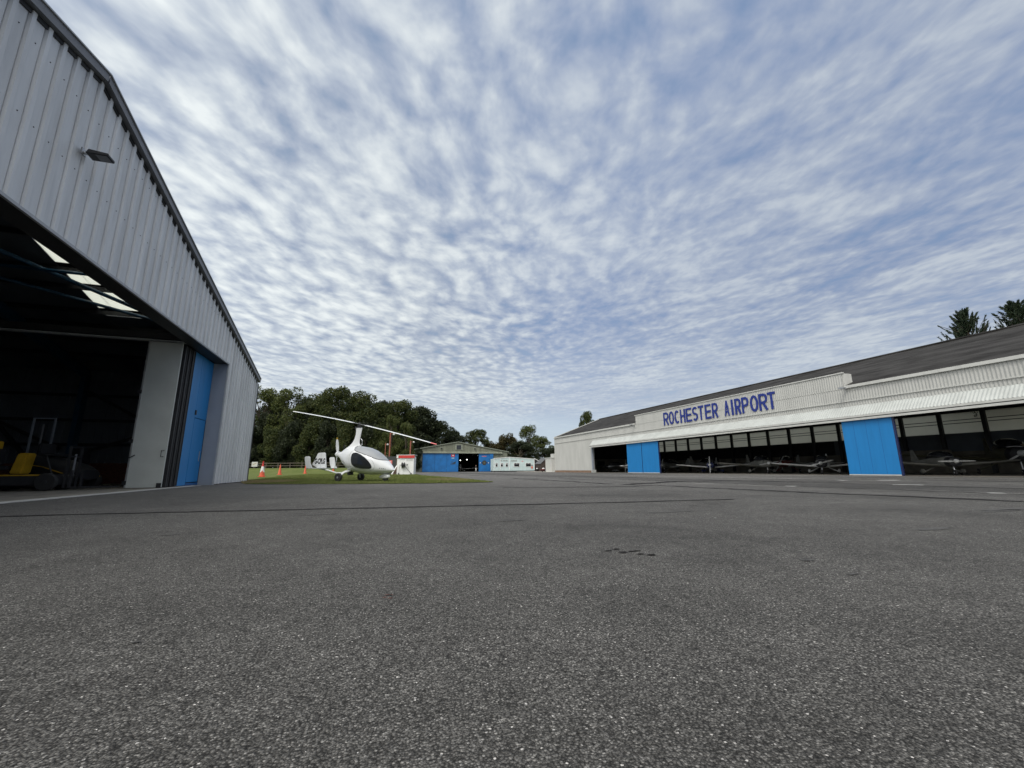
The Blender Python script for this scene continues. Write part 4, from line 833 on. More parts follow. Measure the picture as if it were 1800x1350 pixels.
# blue doors
for (y0, y1, seams) in ((43.96, 47.05, ()), (40.75, 43.84, ()), (17.52, 20.54, (18.27, 19.05, 19.80))):
    mb = MB(); mb.box(MX - .48, MX - .36, y0, y1, .09, 3.80); dd = mb.build("sliding_door", M['blue'], MH)
    mb = MB(); mb.box(MX - .47, MX - .36, y0 - .11, y0 - .002, .02, 3.80); mb.build("door_edge", M['navy'], dd)
    mb = MB(); mb.box(MX - .50, MX - .34, y0, y1, .015, .085); mb.build("bottom_rail", M['cream_hi'], dd)
    for s_ in seams:
        mb = MB(); mb.box(MX - .484, MX - .479, s_ - .008, s_ + .008, .1, 3.78); mb.build("board_joint", M['blue_dk'], dd)
    k = y0 + .3
    while k < y1 - .1 and not seams:
        mb = MB(); mb.box(MX - .4825, MX - .479, k - .003, k + .003, .1, 3.78); mb.build("board_joint", M['blue_dk'], dd); k += .42
# painted name on the parapet, each letter set out from the photo
def lx(px, py):  # y on the facade
    x, y = (px - 900) / 735.0, -(py - 675) / 735.0; d = fwd + r2 * x + u2 * y; t__ = (MX - .06) / d.x; return d.y * t__
E6 = 340 / 1800.0
LET = [("R", 139, 187, 400), ("O", 190, 236, 395), ("C", 242, 288, 385), ("H", 294, 342, 380), ("E", 348, 402, 370), ("S", 408, 458, 360), ("T", 462, 514, 350), ("E", 526, 583, 345), ("R", 591, 648, 330),
       ("A", 706, 750, 310), ("I", 765, 793, 300), ("R", 803, 862, 295), ("P", 868, 935, 285), ("O", 945, 1021, 265), ("R", 1027, 1110, 255), ("T", 1108, 1182, 225)]
def arc(cx, cy, rx, ry, a0, a1, n=14): return [(cx + rx * math.cos(R(a0 + (a1 - a0) * i / n)), cy + ry * math.sin(R(a0 + (a1 - a0) * i / n))) for i in range(n + 1)]
def glyph(ch, W_, H_, t):       # stroke centre lines in metres; t = stroke width
    h = t / 2; x0, x1, y0, y1 = h, W_ - h, h, H_ - h; ym = H_ * .47
    if ch == 'I': return [[(W_ / 2, 0), (W_ / 2, H_)]]
    if ch == 'T': return [[(0, y1), (W_, y1)], [(W_ / 2, 0), (W_ / 2, H_ - t)]]
    if ch == 'H': return [[(x0, 0), (x0, H_)], [(x1, 0), (x1, H_)], [(t, H_ / 2), (W_ - t, H_ / 2)]]
    if ch == 'E': return [[(x0, 0), (x0, H_)], [(t, y1), (W_, y1)], [(t, H_ / 2), (W_ * .93, H_ / 2)], [(t, y0), (W_, y0)]]
    if ch == 'A': return [[(h * .9, 0), (W_ / 2 - h * .15, H_)], [(W_ - h * .9, 0), (W_ / 2 + h * .15, H_)], [(W_ * .24, H_ * .27), (W_ * .76, H_ * .27)]]
    if ch == 'O': return [arc(W_ / 2, H_ / 2, W_ / 2 - h, H_ / 2 - h, 0, 360, 40)]
    if ch == 'C': return [arc(W_ / 2, H_ / 2, W_ / 2 - h, H_ / 2 - h, 48, 312, 34)]
    bw = W_ * .46
    bowl = [(t, y1), (W_ - bw, y1)] + arc(W_ - bw, (y1 + ym) / 2, bw - h, (y1 - ym) / 2, 90, -90, 16) + [(t, ym)]
    if ch == 'P': return [[(x0, 0), (x0, H_)], bowl]
    if ch == 'R': return [[(x0, 0), (x0, H_)], bowl, [(W_ * .50, ym - h * .6), (W_ - h * 1.0, 0)]]
    if ch == 'S':
        r1 = (H_ - t) / 4
        return [arc(W_ / 2, H_ - h - r1, W_ / 2 - h, r1, 35, 180, 14) + arc(W_ / 2, H_ - h - r1, W_ / 2 - h, r1, 190, 265, 6) + arc(W_ / 2, h + r1, W_ / 2 - h, r1, 80, 0, 8) + arc(W_ / 2, h + r1, W_ / 2 - h, r1, -10, -145, 14)]
def ribbon(mb, pts, t, x, fy, fz):
    P = [np.array(p, float) for p in pts]; vs = []; closed = np.linalg.norm(P[0] - P[-1]) < 1e-6
    for i, p in enumerate(P):
        a_ = P[i - 1] if i > 0 else (P[-2] if closed else P[0]); b_ = P[i + 1] if i < len(P) - 1 else (P[1] if closed else P[-1]); d = b_ - a_; d /= np.linalg.norm(d); n_ = np.array([-d[1], d[0]])
        for sgn in (-1, 1):
            q = p + n_ * sgn * t / 2; vs.append((x, fy(q[0]), fz(q[1])))
            vs.append((x + .030, fy(q[0]), fz(q[1])))
    n = len(P); fs = []
    for i in range(n - 1):
        a0 = 4 * i; b0 = 4 * (i + 1); fs += [(a0, b0, b0 + 2, a0 + 2), (a0, a0 + 1, b0 + 1, b0), (a0 + 2, b0 + 2, b0 + 3, a0 + 3)]
    if not closed: fs += [(0, 2, 3, 1), (4 * n - 4, 4 * n - 3, 4 * n - 1, 4 * n - 2)]
    mb.add(vs, fs)
for ch, a, b, yy in LET:
    ya = lx(1140 + a * E6, 660 + yy * E6); yb = lx(1140 + b * E6, 660 + yy * E6); zb = 5.35; zt = 6.80
    if ch == 'I': ym_ = (ya + yb) / 2; ya, yb = ym_ + .14, ym_ - .14
    W_ = ya - yb; mb = MB()
    for k, st in enumerate(glyph(ch, W_, zt - zb, .21 if ch not in 'AI' else (.15 if ch == 'A' else .23))): ribbon(mb, st, .21 if ch not in 'AI' else (.15 if ch == 'A' else .23), MX - .078 - k * .002, lambda q, ya=ya: ya - q, lambda q: zb + q)
    mb.build("letter", M['letter'], pp)
# aircraft inside
aircraft("small low-wing aeroplane with navy nose and upright white propeller in the long hangar's doorway", (35.6, 37.6, .006), R(180 + 38), 'navy', 'navy', 'white', prop_ang=88, scale=.86)
aircraft("grey and white low-wing aeroplane right behind the navy-nosed one", (40.5, 43.5, .006), R(20), 'asb', 'asb', 'asb', prop_ang=20, scale=.95)
aircraft("dull silver low-wing aeroplane between the navy-nosed and black-nosed aeroplanes", (37.2, 32.6, .006), R(180 + 62), 'asb', 'asb', 'asb', prop_ang=10, scale=.95)
aircraft("maroon aeroplane showing behind the dull silver one", (44.5, 36.0, .006), R(180 + 20), 'maroon', 'maroon', 'greyp', prop_ang=60, scale=1.0, spats=False)
aircraft("grey low-wing aeroplane with black nose just beside the lone blue door", (36.2, 25.9, .006), R(180 + 30), 'greyp', 'black', 'white', spats=True, prop_ang=15, scale=.86)
aircraft("white low-wing aeroplane with dark belly between the lone blue door and the first column", (35.6, 17.6, .006), R(232), 'asb', 'steelblack', 'asb', prop_ang=0, scale=.85)
aircraft("large olive aeroplane with dark cowling deep in the hangar past the lone blue door", (42.5, 17.2, .006), R(215), 'olive', 'steelblack', 'olive', prop_ang=35, scale=1.35, spats=False)
aircraft("tan high-wing aeroplane cut off by the photo's edge", (39.0, 11.2, .006), R(175), 'olive', 'black', 'tan', high=True, scale=.95, spats=False)
aircraft("dull grey aeroplane half hidden behind the pair of blue doors", (39.5, 49.5, .006), R(190), 'asb', 'asb', 'greyp', prop_ang=70, scale=.95)
aircraft("white aeroplane whose spinner pokes out beside the pair of blue doors", (35.9, 52.6, .006), R(118), 'white', 'white', 'white', prop_ang=100, scale=.86)
aircraft("silver aeroplane parked in the bay next to the hangar's door pillar", (38.5, 62.5, .006), R(160), 'alu', 'steelblack', 'alu', prop_ang=15, scale=.9)
o = MB().box(49.2, 50.1, 24.0, 30.5, 0.006, 2.05).build("store_cabinet", M['inwall'], bevel=.02); tag(o, "pale box-shaped store against the back wall behind the black-nosed aeroplane", "store")

# ------------------------------------------------------------------ far green hangar
FY = 107.0
FH = thing("green_hangar", "moss-green gabled hangar with royal blue doors in front of the trees", "hangar", (20.8, FY, 0))
def fz(x): return 7.5 - (7.5 - 5.1) * abs(x - 20.8) / 13.45
BOX = [(0, 0), (.5, 0), (.55, .03), (.95, .03)]
mb = MB(); mb.corr((7.35, FY), (12.0, FY), 0.05, lambda t_: fz(7.35 + t_), .5, BOX, (0, -1)); mb.corr((12.0, FY), (30.05, FY), 4.6, lambda t_: fz(12.0 + t_), .5, BOX, (0, -1)); mb.corr((30.05, FY), (34.2, FY), 0.05, lambda t_: fz(30.05 + t_), .5, BOX, (0, -1)); mb.build("cladding", M['green'], FH)
mb = MB(); mb.add([(7.1, FY - .25, 5.06), (20.8, FY - .25, 7.52), (20.8, FY + 30, 7.52), (7.1, FY + 30, 5.06), (34.5, FY - .25, 5.06), (34.5, FY + 30, 5.06)], [(0, 1, 2, 3), (1, 4, 5, 2)]); mb.build("roof", M['asb'], FH)
for xe in (7.1, 34.5):
    mb = MB(); mb.bar((xe, FY - .27, 5.05), (20.8, FY - .27, 7.51), .05, .16); mb.build("bargeboard", M['green_t'], FH)
mb = MB(); mb.box(9.4, 32.6, FY - .55, FY - .05, 4.62, 4.78); mb.build("door_track_hood", M['green_t'], FH)
mb = MB(); mb.prism([(FY - .52, 4.78), (FY - .06, 5.1), (FY - .06, 4.78)], 'x', 9.45, 32.55); mb.build("hood_slope", M['green'], FH)
mb = MB(); mb.box(7.4, 7.5, FY, FY + 30, 0, 5.1); mb.box(34.1, 34.2, FY, FY + 30, 0, 5.1); mb.build("side_wall", M['green'], FH)
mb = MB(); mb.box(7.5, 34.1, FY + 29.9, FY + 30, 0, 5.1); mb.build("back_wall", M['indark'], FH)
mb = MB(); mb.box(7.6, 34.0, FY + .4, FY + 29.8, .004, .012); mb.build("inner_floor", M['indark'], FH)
mb = MB(); mb.box(20.1, 22.0, FY - .10, FY - .02, 5.45, 6.9); fr = mb.build("gable_window", M['green_t'], FH)
mb = MB(); mb.box(20.45, 21.65, FY - .13, FY - .105, 5.6, 6.7); mb.build("pane", M['glass'], fr)
for x in (16.6, 25.2):
    mb = MB(); mb.box(x - .3, x + .3, FY - .09, FY - .03, 5.6, 6.2); v_ = mb.build("gable_lamp_mount", M['green_t'], FH)
    mb = MB(); mb.prism([(FY - .45, 5.85), (FY - .12, 6.0), (FY - .12, 5.8)], 'x', x - .2, x + .2); mb.build("gable_lamp", M['steelblack'], v_)
def fdoor(x0, x1, y):
    mb = MB(); mb.box(x0, x1, y - .09, y, .06, 4.6); d_ = mb.build("sliding_door", M['bluefar'], FH)
    mb = MB(); mb.box(x0 - .03, x0 + .03, y - .10, y - .0905, .07, 4.59); mb.build("door_edge", M['blue_dk'], d_); return d_
fdoor(12.0, 14.97, FY - .12); fdoor(15.03, 17.97, FY - .14); d3 = fdoor(18.03, 20.95, FY - .12); d4 = fdoor(26.3, 29.2, FY - .14); fdoor(29.2, 30.1, FY - .30)
def disc(cx, cz, rx, rz_, y, n=20): return MB().add([(cx + rx * math.cos(2 * math.pi * k / n), y, cz + rz_ * math.sin(2 * math.pi * k / n)) for k in range(n)], [tuple(range(n))])
mb = MB(); mb.box(19.1, 20.0, FY - .235, FY - .215, 3.75, 4.4); e_ = mb.build("red_emblem", M['red'], d3)
disc(19.55, 4.1, .16, .16, FY - .24).build("emblem_star", M['white'], e_)
mb = MB(); mb.box(19.2, 19.9, FY - .228, FY - .214, 3.35, 3.5); mb.build("emblem_text", M['pale'], d3)
mb = MB(); mb.box(18.9, 20.3, FY - .228, FY - .214, 1.9, 2.05); mb.prism([(19.4, 2.1), (20.2, 2.1), (20.35, 2.6), (19.8, 2.4)], 'y', FY - .228, FY - .214); mb.prism([(19.1, 2.3), (19.5, 2.5), (19.3, 2.6)], 'y', FY - .228, FY - .214); mb.build("dark_emblem", M['tank'], d3)
disc(27.75, 2.25, .62, .62, FY - .24).build("round_emblem", M['tank'], d4)
disc(27.75, 2.25, .28, .28, FY - .243).build("emblem_centre", M['olive'], d4)
mb = MB(); mb.box(26.75, 27.2, FY - .247, FY - .237, 2.17, 2.33); mb.box(28.3, 28.75, FY - .247, FY - .237, 2.17, 2.33); mb.build("emblem_wings", M['navy'], d4)
for x in (26.65, 28.85): disc(x, 2.25, .13, .13, FY - .243).build("emblem_tip", M['white'], d4)
for k in range(7):
    mb = MB(); mb.box(27.1 + k * .18, 27.22 + k * .18, FY - .247, FY - .237, 3.78 + .03 * math.sin(k), 4.02); mb.build("red_lettering", M['pinkred'], d4)
for (x, y, z) in ((22.9, FY + 7, 3.05), (24.5, FY + 6, 3.2), (23.3, FY + 6, 4.6)):
    rr_ = .12 if z < 4 else .09
    t = thing("ceiling_lamp", {3.05: "lit white lamp hanging in the green hangar, nearer its left door", 3.2: "lit white lamp hanging in the green hangar, nearer the standing person", 4.6: "faint small lamp highest in the green hangar's doorway"}[z], "lamp", (x, y, z), 0, "lamps inside the green hangar")
    MB().ell((0, 0, 0), (rr_, rr_, rr_)).build("bulb", M['lamp'] if z < 4 else M['white'], t, True, False)
    MB().lathe([(rr_ * 1.2, rr_ * .6), (rr_ * .3, rr_ * 1.6), (.02, rr_ * 1.8)], (0, 0, 0), 'z', 16).build("shade", M['steelblack'], t, True, False)
    MB().tube([(0, 0, rr_ * 1.6), (0, 0, 5.9 - z)], .02, 6).build("cord", M['steelblack'], t, False, False)
aircraft("dim grey aeroplane with long wings inside the green hangar", (22.6, FY + 5.5, .012), R(-100), 'greyp', 'steelblack', 'greyp', high=False, scale=1.0, group="aircraft inside the green hangar", tiplow=.05)

# person at the green hangar's door: one skinned body
def person(loc, rz):
    bm = bmesh.new(); V = {}
    J = dict(pelvis=(0, 0, .95, .135), chest=(0, 0, 1.28, .155), neck=(0, 0, 1.47, .06), head=(0.01, 0, 1.62, .095), top=(0.01, 0, 1.70, .08),
             hl=(0, .10, .86, .10), kl=(.03, .12, .50, .065), al=(0, .13, .10, .045), tl=(.14, .15, .04, .035), hr=(0, -.10, .86, .10), kr=(.06, -.11, .50, .065), ar=(.02, -.12, .10, .045), tr=(.16, -.14, .04, .035),
             sl=(0, .20, 1.40, .065), el=(-.03, .27, 1.12, .045), wl=(.06, .26, .90, .035), sr=(0, -.20, 1.40, .065), er=(-.03, -.27, 1.12, .045), wr=(.06, -.26, .90, .035), gl=(.09, .25, .82, .03), gr=(.09, -.25, .82, .03))
    for k, (x, y, z, r_) in J.items(): V[k] = bm.verts.new((x, y, z))
    bm.verts.index_update()
    for a, b in ("pelvis chest", "chest neck", "neck head", "head top", "pelvis hl", "hl kl", "kl al", "al tl", "pelvis hr", "hr kr", "kr ar", "ar tr", "chest sl", "sl el", "el wl", "wl gl", "chest sr", "sr er", "er wr", "wr gr") and [e.split() for e in ("pelvis chest", "chest neck", "neck head", "head top", "pelvis hl", "hl kl", "kl al", "al tl", "pelvis hr", "hr kr", "kr ar", "ar tr", "chest sl", "sl el", "el wl", "wl gl", "chest sr", "sr er", "er wr", "wr gr")]: bm.edges.new((V[a], V[b]))
    me = bpy.data.meshes.new("person"); bm.to_mesh(me); bm.free(); o = bpy.data.objects.new("person", me); COL.objects.link(o)
    md = o.modifiers.new("skin", 'SKIN')
    for i, (k, (x, y, z, r_)) in enumerate(J.items()): me.skin_vertices[0].data[i].radius = (r_, r_ * (1.15 if k in ('chest', 'pelvis') else 1))
    me.skin_vertices[0].data[0].use_root = True
    o.modifiers.new("sub", 'SUBSURF').levels = 1
    dg = bpy.context.evaluated_depsgraph_get(); m2 = bpy.data.meshes.new_from_object(o.evaluated_get(dg)); o.modifiers.clear(); o.data = m2
    m2.materials.clear()
    for q in ('steelblack', 'white', 'skin', 'black'): m2.materials.append(M[q])
    for p in m2.polygons:
        c = p.center; z = c.z; p.material_index = 1 if .10 < z < .93 and abs(c.y) < .235 else 3 if z <= .10 else 2 if (z > 1.47 and z < 1.66) or (z < .95 and abs(c.y) >= .235) else 3 if z >= 1.66 else 0
        p.use_smooth = True
    o.location = loc; o.rotation_euler = (0, 0, rz); tag(o, "person in dark top and white trousers standing inside the green hangar's doorway", "person"); return o
person((25.75, FY + .6, .012), R(-80))

# ------------------------------------------------------------------ pale portable cabin, sheds and bits by it
PC = thing("portable_cabin", "pale blue portable cabin with low pitched roof beside the green hangar", "cabin", (33.7, 100, 0))
mb = MB(); mb.add([(28.4, 100, .22), (39.0, 100, .22), (39.0, 100, 3.0), (32.4, 100, 3.45), (28.4, 100, 3.12), (28.4, 103.0, .22), (39.0, 103.0, .22), (39.0, 103.0, 3.0), (32.4, 103.0, 3.45), (28.4, 103.0, 3.12)], [(0, 1, 2, 3, 4), (9, 8, 7, 6, 5), (0, 5, 6, 1), (1, 6, 7, 2), (2, 7, 8, 3), (3, 8, 9, 4), (4, 9, 5, 0)]); mb.build("wall", M['pale'], PC)
mb = MB(); mb.bar((28.25, 99.93, 3.16), (32.4, 99.93, 3.50), .10, .13); mb.bar((32.4, 99.93, 3.50), (39.15, 99.93, 3.04), .10, .13); mb.build("roof_trim", M['white'], PC)
for x in (28.42, 30.0, 32.4, 38.95):
    mb = MB(); mb.box(x - .06, x + .06, 99.955, 99.99, .23, interp([(28.4, 3.1), (32.4, 3.4), (39, 2.95)], x)); mb.build("corner_post", M['white'], PC)
mb = MB(); mb.box(28.5, 38.9, 100.1, 102.9, .012, .21); mb.build("cabin_under_shadow", M['black'], PC)  # shadow beneath the cabin, painted as a black block
for x0, x1 in ((28.85, 29.3), (30.15, 30.65), (31.45, 31.95), (33.6, 34.9), (36.7, 38.0)):
    big_ = x1 - x0 > 1
    mb = MB(); mb.box(x0 - .1, x1 + .1, 99.93, 99.985, 1.15, 2.15); f_ = mb.build("window", M['white'], PC)
    mb = MB(); mb.box(x0, x1, 99.90, 99.925, 1.25, 1.85 if big_ else 1.8); mb.build("pane", M['glass'], f_)
    for q in ((x0, (x0 + x1) / 2 - .04), ((x0 + x1) / 2 + .04, x1)):
        mb = MB(); mb.box(q[0], q[1], 99.90, 99.925, 1.92, 2.07); mb.build("pane", M['glass'], f_)
mb = MB(); mb.box(38.15, 38.5, 99.9, 99.985, .75, 1.25); mb.build("notice", M['orange'], PC); mb = MB(); mb.box(38.2, 38.45, 99.9, 99.985, 1.35, 1.65); mb.build("notice", M['brownwood'], PC)
for k in range(8):
    mb = MB(); mb.box(32.75 + k * .2, 32.88 + k * .2, 99.975, 99.992, 2.45, 2.85 if k % 2 else 2.7); mb.build("faded_lettering", M['asb'], PC)
for k in range(10):
    mb = MB(); mb.box(29.9 + k * .22, 30.04 + k * .22, 99.975, 99.992, 2.5, 2.8 if k % 3 else 2.65); mb.build("faded_lettering", M['asb'], PC)
mb = MB(); mb.bar((35.45, 99.98, 2.5), (36.15, 99.98, 2.5), .012, .08); mb.bar((35.8, 99.98, 2.3), (35.8, 99.98, 2.7), .012, .08, (1, 0, 0)); mb.build("red_emblem", M['pinkred'], PC)
LT = thing("lean_to_shed", "black lean-to shed with a sloping white bargeboard at the cabin's end", "shed", (40.2, 100, 0))
mb = MB(); mb.prism([(39.1, .05), (41.5, .05), (41.5, 1.9), (39.1, 3.1)], 'y', 100.2, 104); mb.build("wall", M['black'], LT)
mb = MB(); mb.bar((39.05, 100.1, 3.2), (41.7, 100.1, 1.9), .12, .13); mb.build("bargeboard", M['white'], LT)
WS = thing("wooden_shed", "dark creosoted shed with grey pitched roof between cabin and long hangar", "shed", (39.8, 91, 0))
mb = MB(); mb.prism([(37.2, .01), (40.0, .01), (40.0, 1.9), (38.6, 3.0), (37.2, 1.9)], 'y', 91.2, 94.5); mb.build("wall", M['brownwood'], WS)
mb = MB(); mb.add([(37.0, 91.0, 1.75), (38.6, 91.0, 3.12), (40.3, 91.0, 1.7), (37.0, 94.7, 1.75), (38.6, 94.7, 3.12), (40.3, 94.7, 1.7)], [(0, 1, 4, 3), (1, 2, 5, 4)]); mb.build("roof", M['slate'], WS)
mb = MB(); mb.box(38.5, 38.68, 91.08, 91.17, 1.9, 2.75); mb.build("hanging_sign", M['white'], WS)
mb = MB(); mb.box(38.1, 39.1, 91.14, 91.19, .05, 1.85); mb.build("door", M['brownwood'], WS)
WB = thing("white_outbuilding", "tall narrow off-white outbuilding close against the long hangar's end", "outbuilding", (33.3, 74, 0))
mb = MB(); mb.box(33.2, 34.6, 76, 79, 0, 2.65); mb.build("wall", M['cream_hi'], WB); mb = MB(); mb.box(33.1, 34.7, 75.9, 79.1, 2.65, 2.78); mb.build("roof", M['cream_hi'], WB); mb = MB(); mb.box(33.75, 34.6, 76.2, 77.6, 2.79, 3.5); mb.build("flue", M['cream_hi'], WB)
def trolley(loc, rz, label, c):
    t = thing("hand_trolley", label, "trolley", loc, rz); MB().prism([(-.6, .35), (.6, .35), (.7, .55), (-.7, .55)], 'y', -.35, .35).build("tray", M[c], t, False, False, .02)
    for y in (-.42, .42): wheel((0, y, .28), .28, .09, t)
    MB().tube([(.6, 0, .45), (1.3, 0, .5), (1.5, 0, .95)], .03, 8).build("tow_bar", M['steelblack'], t, True, False); MB().tube([(-.5, 0, .38), (-.55, 0, .02)], .03, 6).build("prop_stand", M['steelblack'], t, False, False)
    MB().ell((.1, 0, .66), (.3, .25, .16)).build("tool_bag", M['white'], t, True, False); return t
trolley((33.35, 80.3, 0), R(200), "low maroon two-wheeled trolley by the long hangar's end wall", 'maroon')
trolley((37.0, 93.2, .008), R(240), "black two-wheeled trolley with white bundle in front of the black lean-to", 'black')

# ------------------------------------------------------------------ fuel kiosk, posts, planks
kz = lawn_z(3.8, 49)
FK = thing("fuel_kiosk", "white fuel kiosk with red fascia and black hose reel beyond the gyroplane", "kiosk", (3.78, 49.3, kz), R(-18))
KB = dict(world=False)
MB().box(-.93, .93, -.55, .55, .03, 2.02).build("cabinet", M['white'], FK, False, False, .01)
MB().box(-1.03, 1.03, -.66, .66, 2.15, 2.20).build("roof", M['white'], FK, False, False)
MB().box(-.78, 1.0, -.64, -.56, 1.84, 2.145).build("red_fascia", M['red'], FK, False, False)
MB().box(-.98, -.80, -.64, -.56, 1.84, 2.145).build("fascia_end", M['white'], FK, False, False)
for x in (-.7, .68): MB().box(x - .06, x + .06, -.66, -.556, .0, .2).build("foot", M['black'], FK, False, False)
rl = MB().lathe([(.30, -.14), (.30, -.10), (.17, -.09), (.17, .09), (.30, .10), (.30, .14)], (-.17, -.82, 1.07), 'x', 28).build("hose_reel", M['black'], FK, False, False)
MB().box(-.40, -.35, -.82, -.55, .8, 1.35).build("reel_bracket", M['white'], rl, False, False)
MB().tube([(-.55, -.82, 1.07), (.35, -.82, 1.07)], .03, 8).build("reel_axle", M['black'], rl, False, False)
MB().ell((.28, -.82, 1.10), (.09, .06, .06)).build("hose_nozzle", M['black'], FK, True, False)
MB().tube([(-.02, -.80, .95), (.2, -.76, .72), (.5, -.75, .4), (.68, -.72, .15)], .022, 8).build("hose", M['black'], FK, True, False)
MB().tube([(-.52, -.80, 1.0), (-.60, -.76, .7), (-.62, -.75, .3), (-.66, -.72, .12)], .018, 8).build("cable", M['black'], FK, True, False)
MB().box(.1, .8, -.562, -.552, 1.50, 1.78).build("notice", M['greyp'], FK, False, False)
MB().box(-.6, -.05, -.562, -.552, 1.62, 1.75).build("notice", M['pale'], FK, False, False)
PL = thing("plank_bundle", "brown planks leaning against the white fuel kiosk", "planks", (2.72, 49.3, kz), R(-18), None)
for k in range(3): MB().bar((-.45 + k * .12, -.4 + k * .1, 0), (-.02 + k * .05, .1, 1.02), .16, .05).build("plank", M['plank'] if k else M['white'], PL, False, False)
def mast(name, label, px, py_top, D, lamp, r_=.07, group="red oxide lamp posts"):
    x, y = (px - 900) / 735.0, -(py_top - 675) / 735.0; d = fwd + r2 * x + u2 * y; f_ = d.x * math.sin(YAW) + d.y * math.cos(YAW); t__ = D / f_; X_, Y_, Z_ = d.x * t__, d.y * t__, H + d.z * t__; g = lawn_z(X_, Y_)
    t = thing(name, label, "post", (X_, Y_, g), R(-18), group); MB().tube([(0, 0, 0), (0, 0, Z_ - g)], r_, 10).build("post", M['rust'], t, False, False)
    if lamp:
        MB().tube([(0, 0, Z_ - g - .15), (lamp, -.1, Z_ - g - .1)], .03, 6).build("arm", M['rust'], t, False, False)
        MB().ell((lamp, -.12, Z_ - g - .22), (.17, .14, .15)).build("lamp", M['greyp'], t, True, False)
    return t
mast("lamp_post", "tall rust-red lamp post rising behind the gyroplane's nose", 686.5, 761, 62, .55, .10)
mast("lamp_post", "thinner shorter rust-red post between gyroplane mast and the tall one", 678, 779, 66, .35, .06)
mast("lamp_post", "rust-red lamp post standing behind the white fuel kiosk", 722, 775, 70, .55, .11)
DF = thing("screen_fence", "dark green close-boarded screen with small red sign beside the fuel kiosk", "screen", (2.2, 56.5, kz), R(-18))
MB().box(-1.6, .9, 0, .08, 0, 2.25).build("panel", M['tank'], DF, False, False)
for x in (-1.6, -.4, .9): MB().box(x - .06, x + .06, -.05, .14, 0, 2.4).build("post", M['wood'], DF, False, False)
sg_ = MB().box(-.35, .35, -.05, -.02, 1.25, 1.75).build("warning_sign", M['pinkred'], DF, False, False)
MB().box(-.25, .25, -.056, -.0505, 1.38, 1.44).build("sign_text", M['white'], sg_, False, False); MB().box(-.2, .2, -.056, -.0505, 1.55, 1.62).build("sign_text", M['white'], sg_, False, False)

# ------------------------------------------------------------------ cones
def cone(loc, h_, label, banded, rz=0.0, lamp=False):
    t = thing("traffic_cone", label, "traffic cone", (loc[0], loc[1], lawn_z(*loc)), rz, "orange cones on the grass"); r0 = h_ * .17; n = 24
    def rr_(z): return r0 + (.03 - r0) * (z / h_)
    MB().box(-h_ * .22, h_ * .22, -h_ * .22, h_ * .22, 0, .05).build("base", M['orange'], t, False, False, .015)
    if banded:
        MB().lathe([(rr_(.05), .05), (rr_(.30 * h_), .30 * h_)], (0, 0, 0), 'z', n).build("cone", M['orange'], t, True, False)
        MB().lathe([(rr_(.30 * h_) + .002, .30 * h_), (rr_(.66 * h_) + .002, .66 * h_)], (0, 0, 0), 'z', n).build("reflective_band", M['white'], t, True, False)
        MB().lathe([(rr_(.66 * h_), .66 * h_), (rr_(.92 * h_), .92 * h_), (.045, h_ * .94), (.05, h_)], (0, 0, 0), 'z', n).build("cone_top", M['red'], t, True, False)
        # the band's lower edge is a point: an orange wedge runs up the front
        MB().add([(-.09, -rr_(.31 * h_) - .004, .30 * h_), (.09, -rr_(.31 * h_) - .004, .30 * h_), (.0, -rr_(.42 * h_) - .006, .42 * h_)], [(0, 1, 2)]).build("band_wedge", M['orange'], t, False, False)
    else:
        MB().lathe([(rr_(.05), .05), (rr_(.9 * h_), .9 * h_), (.035, h_), (.02, h_)], (0, 0, 0), 'z', n).build("cone", M['orange'], t, True, False)
    return t
cone((-7.48, 35.15), 1.13, "orange cone with broad white band, nearest the grey hangar's corner", True, R(5))
cone((-9.31, 51.56), 1.10, "plain orange cone between the banded cone and the gyroplane's tail", False, R(20))
cone((-9.06, 68.33), 1.15, "plain orange cone half hidden behind the gyroplane's outer tail fin", False, R(0))
cone((-6.28, 81.0), .9, "small far orange cone under the gyroplane's propeller", False, R(0))

# ------------------------------------------------------------------ post and rail fence with its notice
FE = thing("rail_fence", "dark wooden post and rail fence along the foot of the trees", "fence", (-26, 105, 0))
P0, P1 = Vector((-31.5, 107.5, 0)), Vector((3.0, 96.5, 0))
nP = 15
for k in range(nP):
    p = P0.lerp(P1, k / (nP - 1)); g = lawn_z(p.x, p.y); p.z = g
    MB().box(p.x - .08, p.x + .08, p.y - .08, p.y + .08, g - .1, g + 1.22).build("post", M['wood'], FE)
for hz_ in (.55, 1.1):
    mb = MB()
    for k in range(nP - 1):
        a = P0.lerp(P1, k / (nP - 1)); b = P0.lerp(P1, (k + 1) / (nP - 1)); mb.bar((a.x, a.y - .1, lawn_z(a.x, a.y) + hz_), (b.x, b.y - .1, lawn_z(b.x, b.y) + hz_), .06, .13)
    mb.build("rail", M['wood'], FE)
FS = thing("notice_sign", "small white notice board in front of the fence beside the grey hangar", "sign", (-23.2, 101.6, lawn_z(-23.2, 101.6)), R(-5))
MB().box(-.55, .55, -.02, .02, .35, 1.35).build("board", M['cream_hi'], FS, False, False); MB().box(-.04, .04, .02, .08, -.1, 1.3).build("post", M['wood'], FS, False, False)
MB().bar((-.35, -.03, .75), (.3, -.03, 1.1), .01, .12).build("faded_mark", M['tan'], FS, False, False)

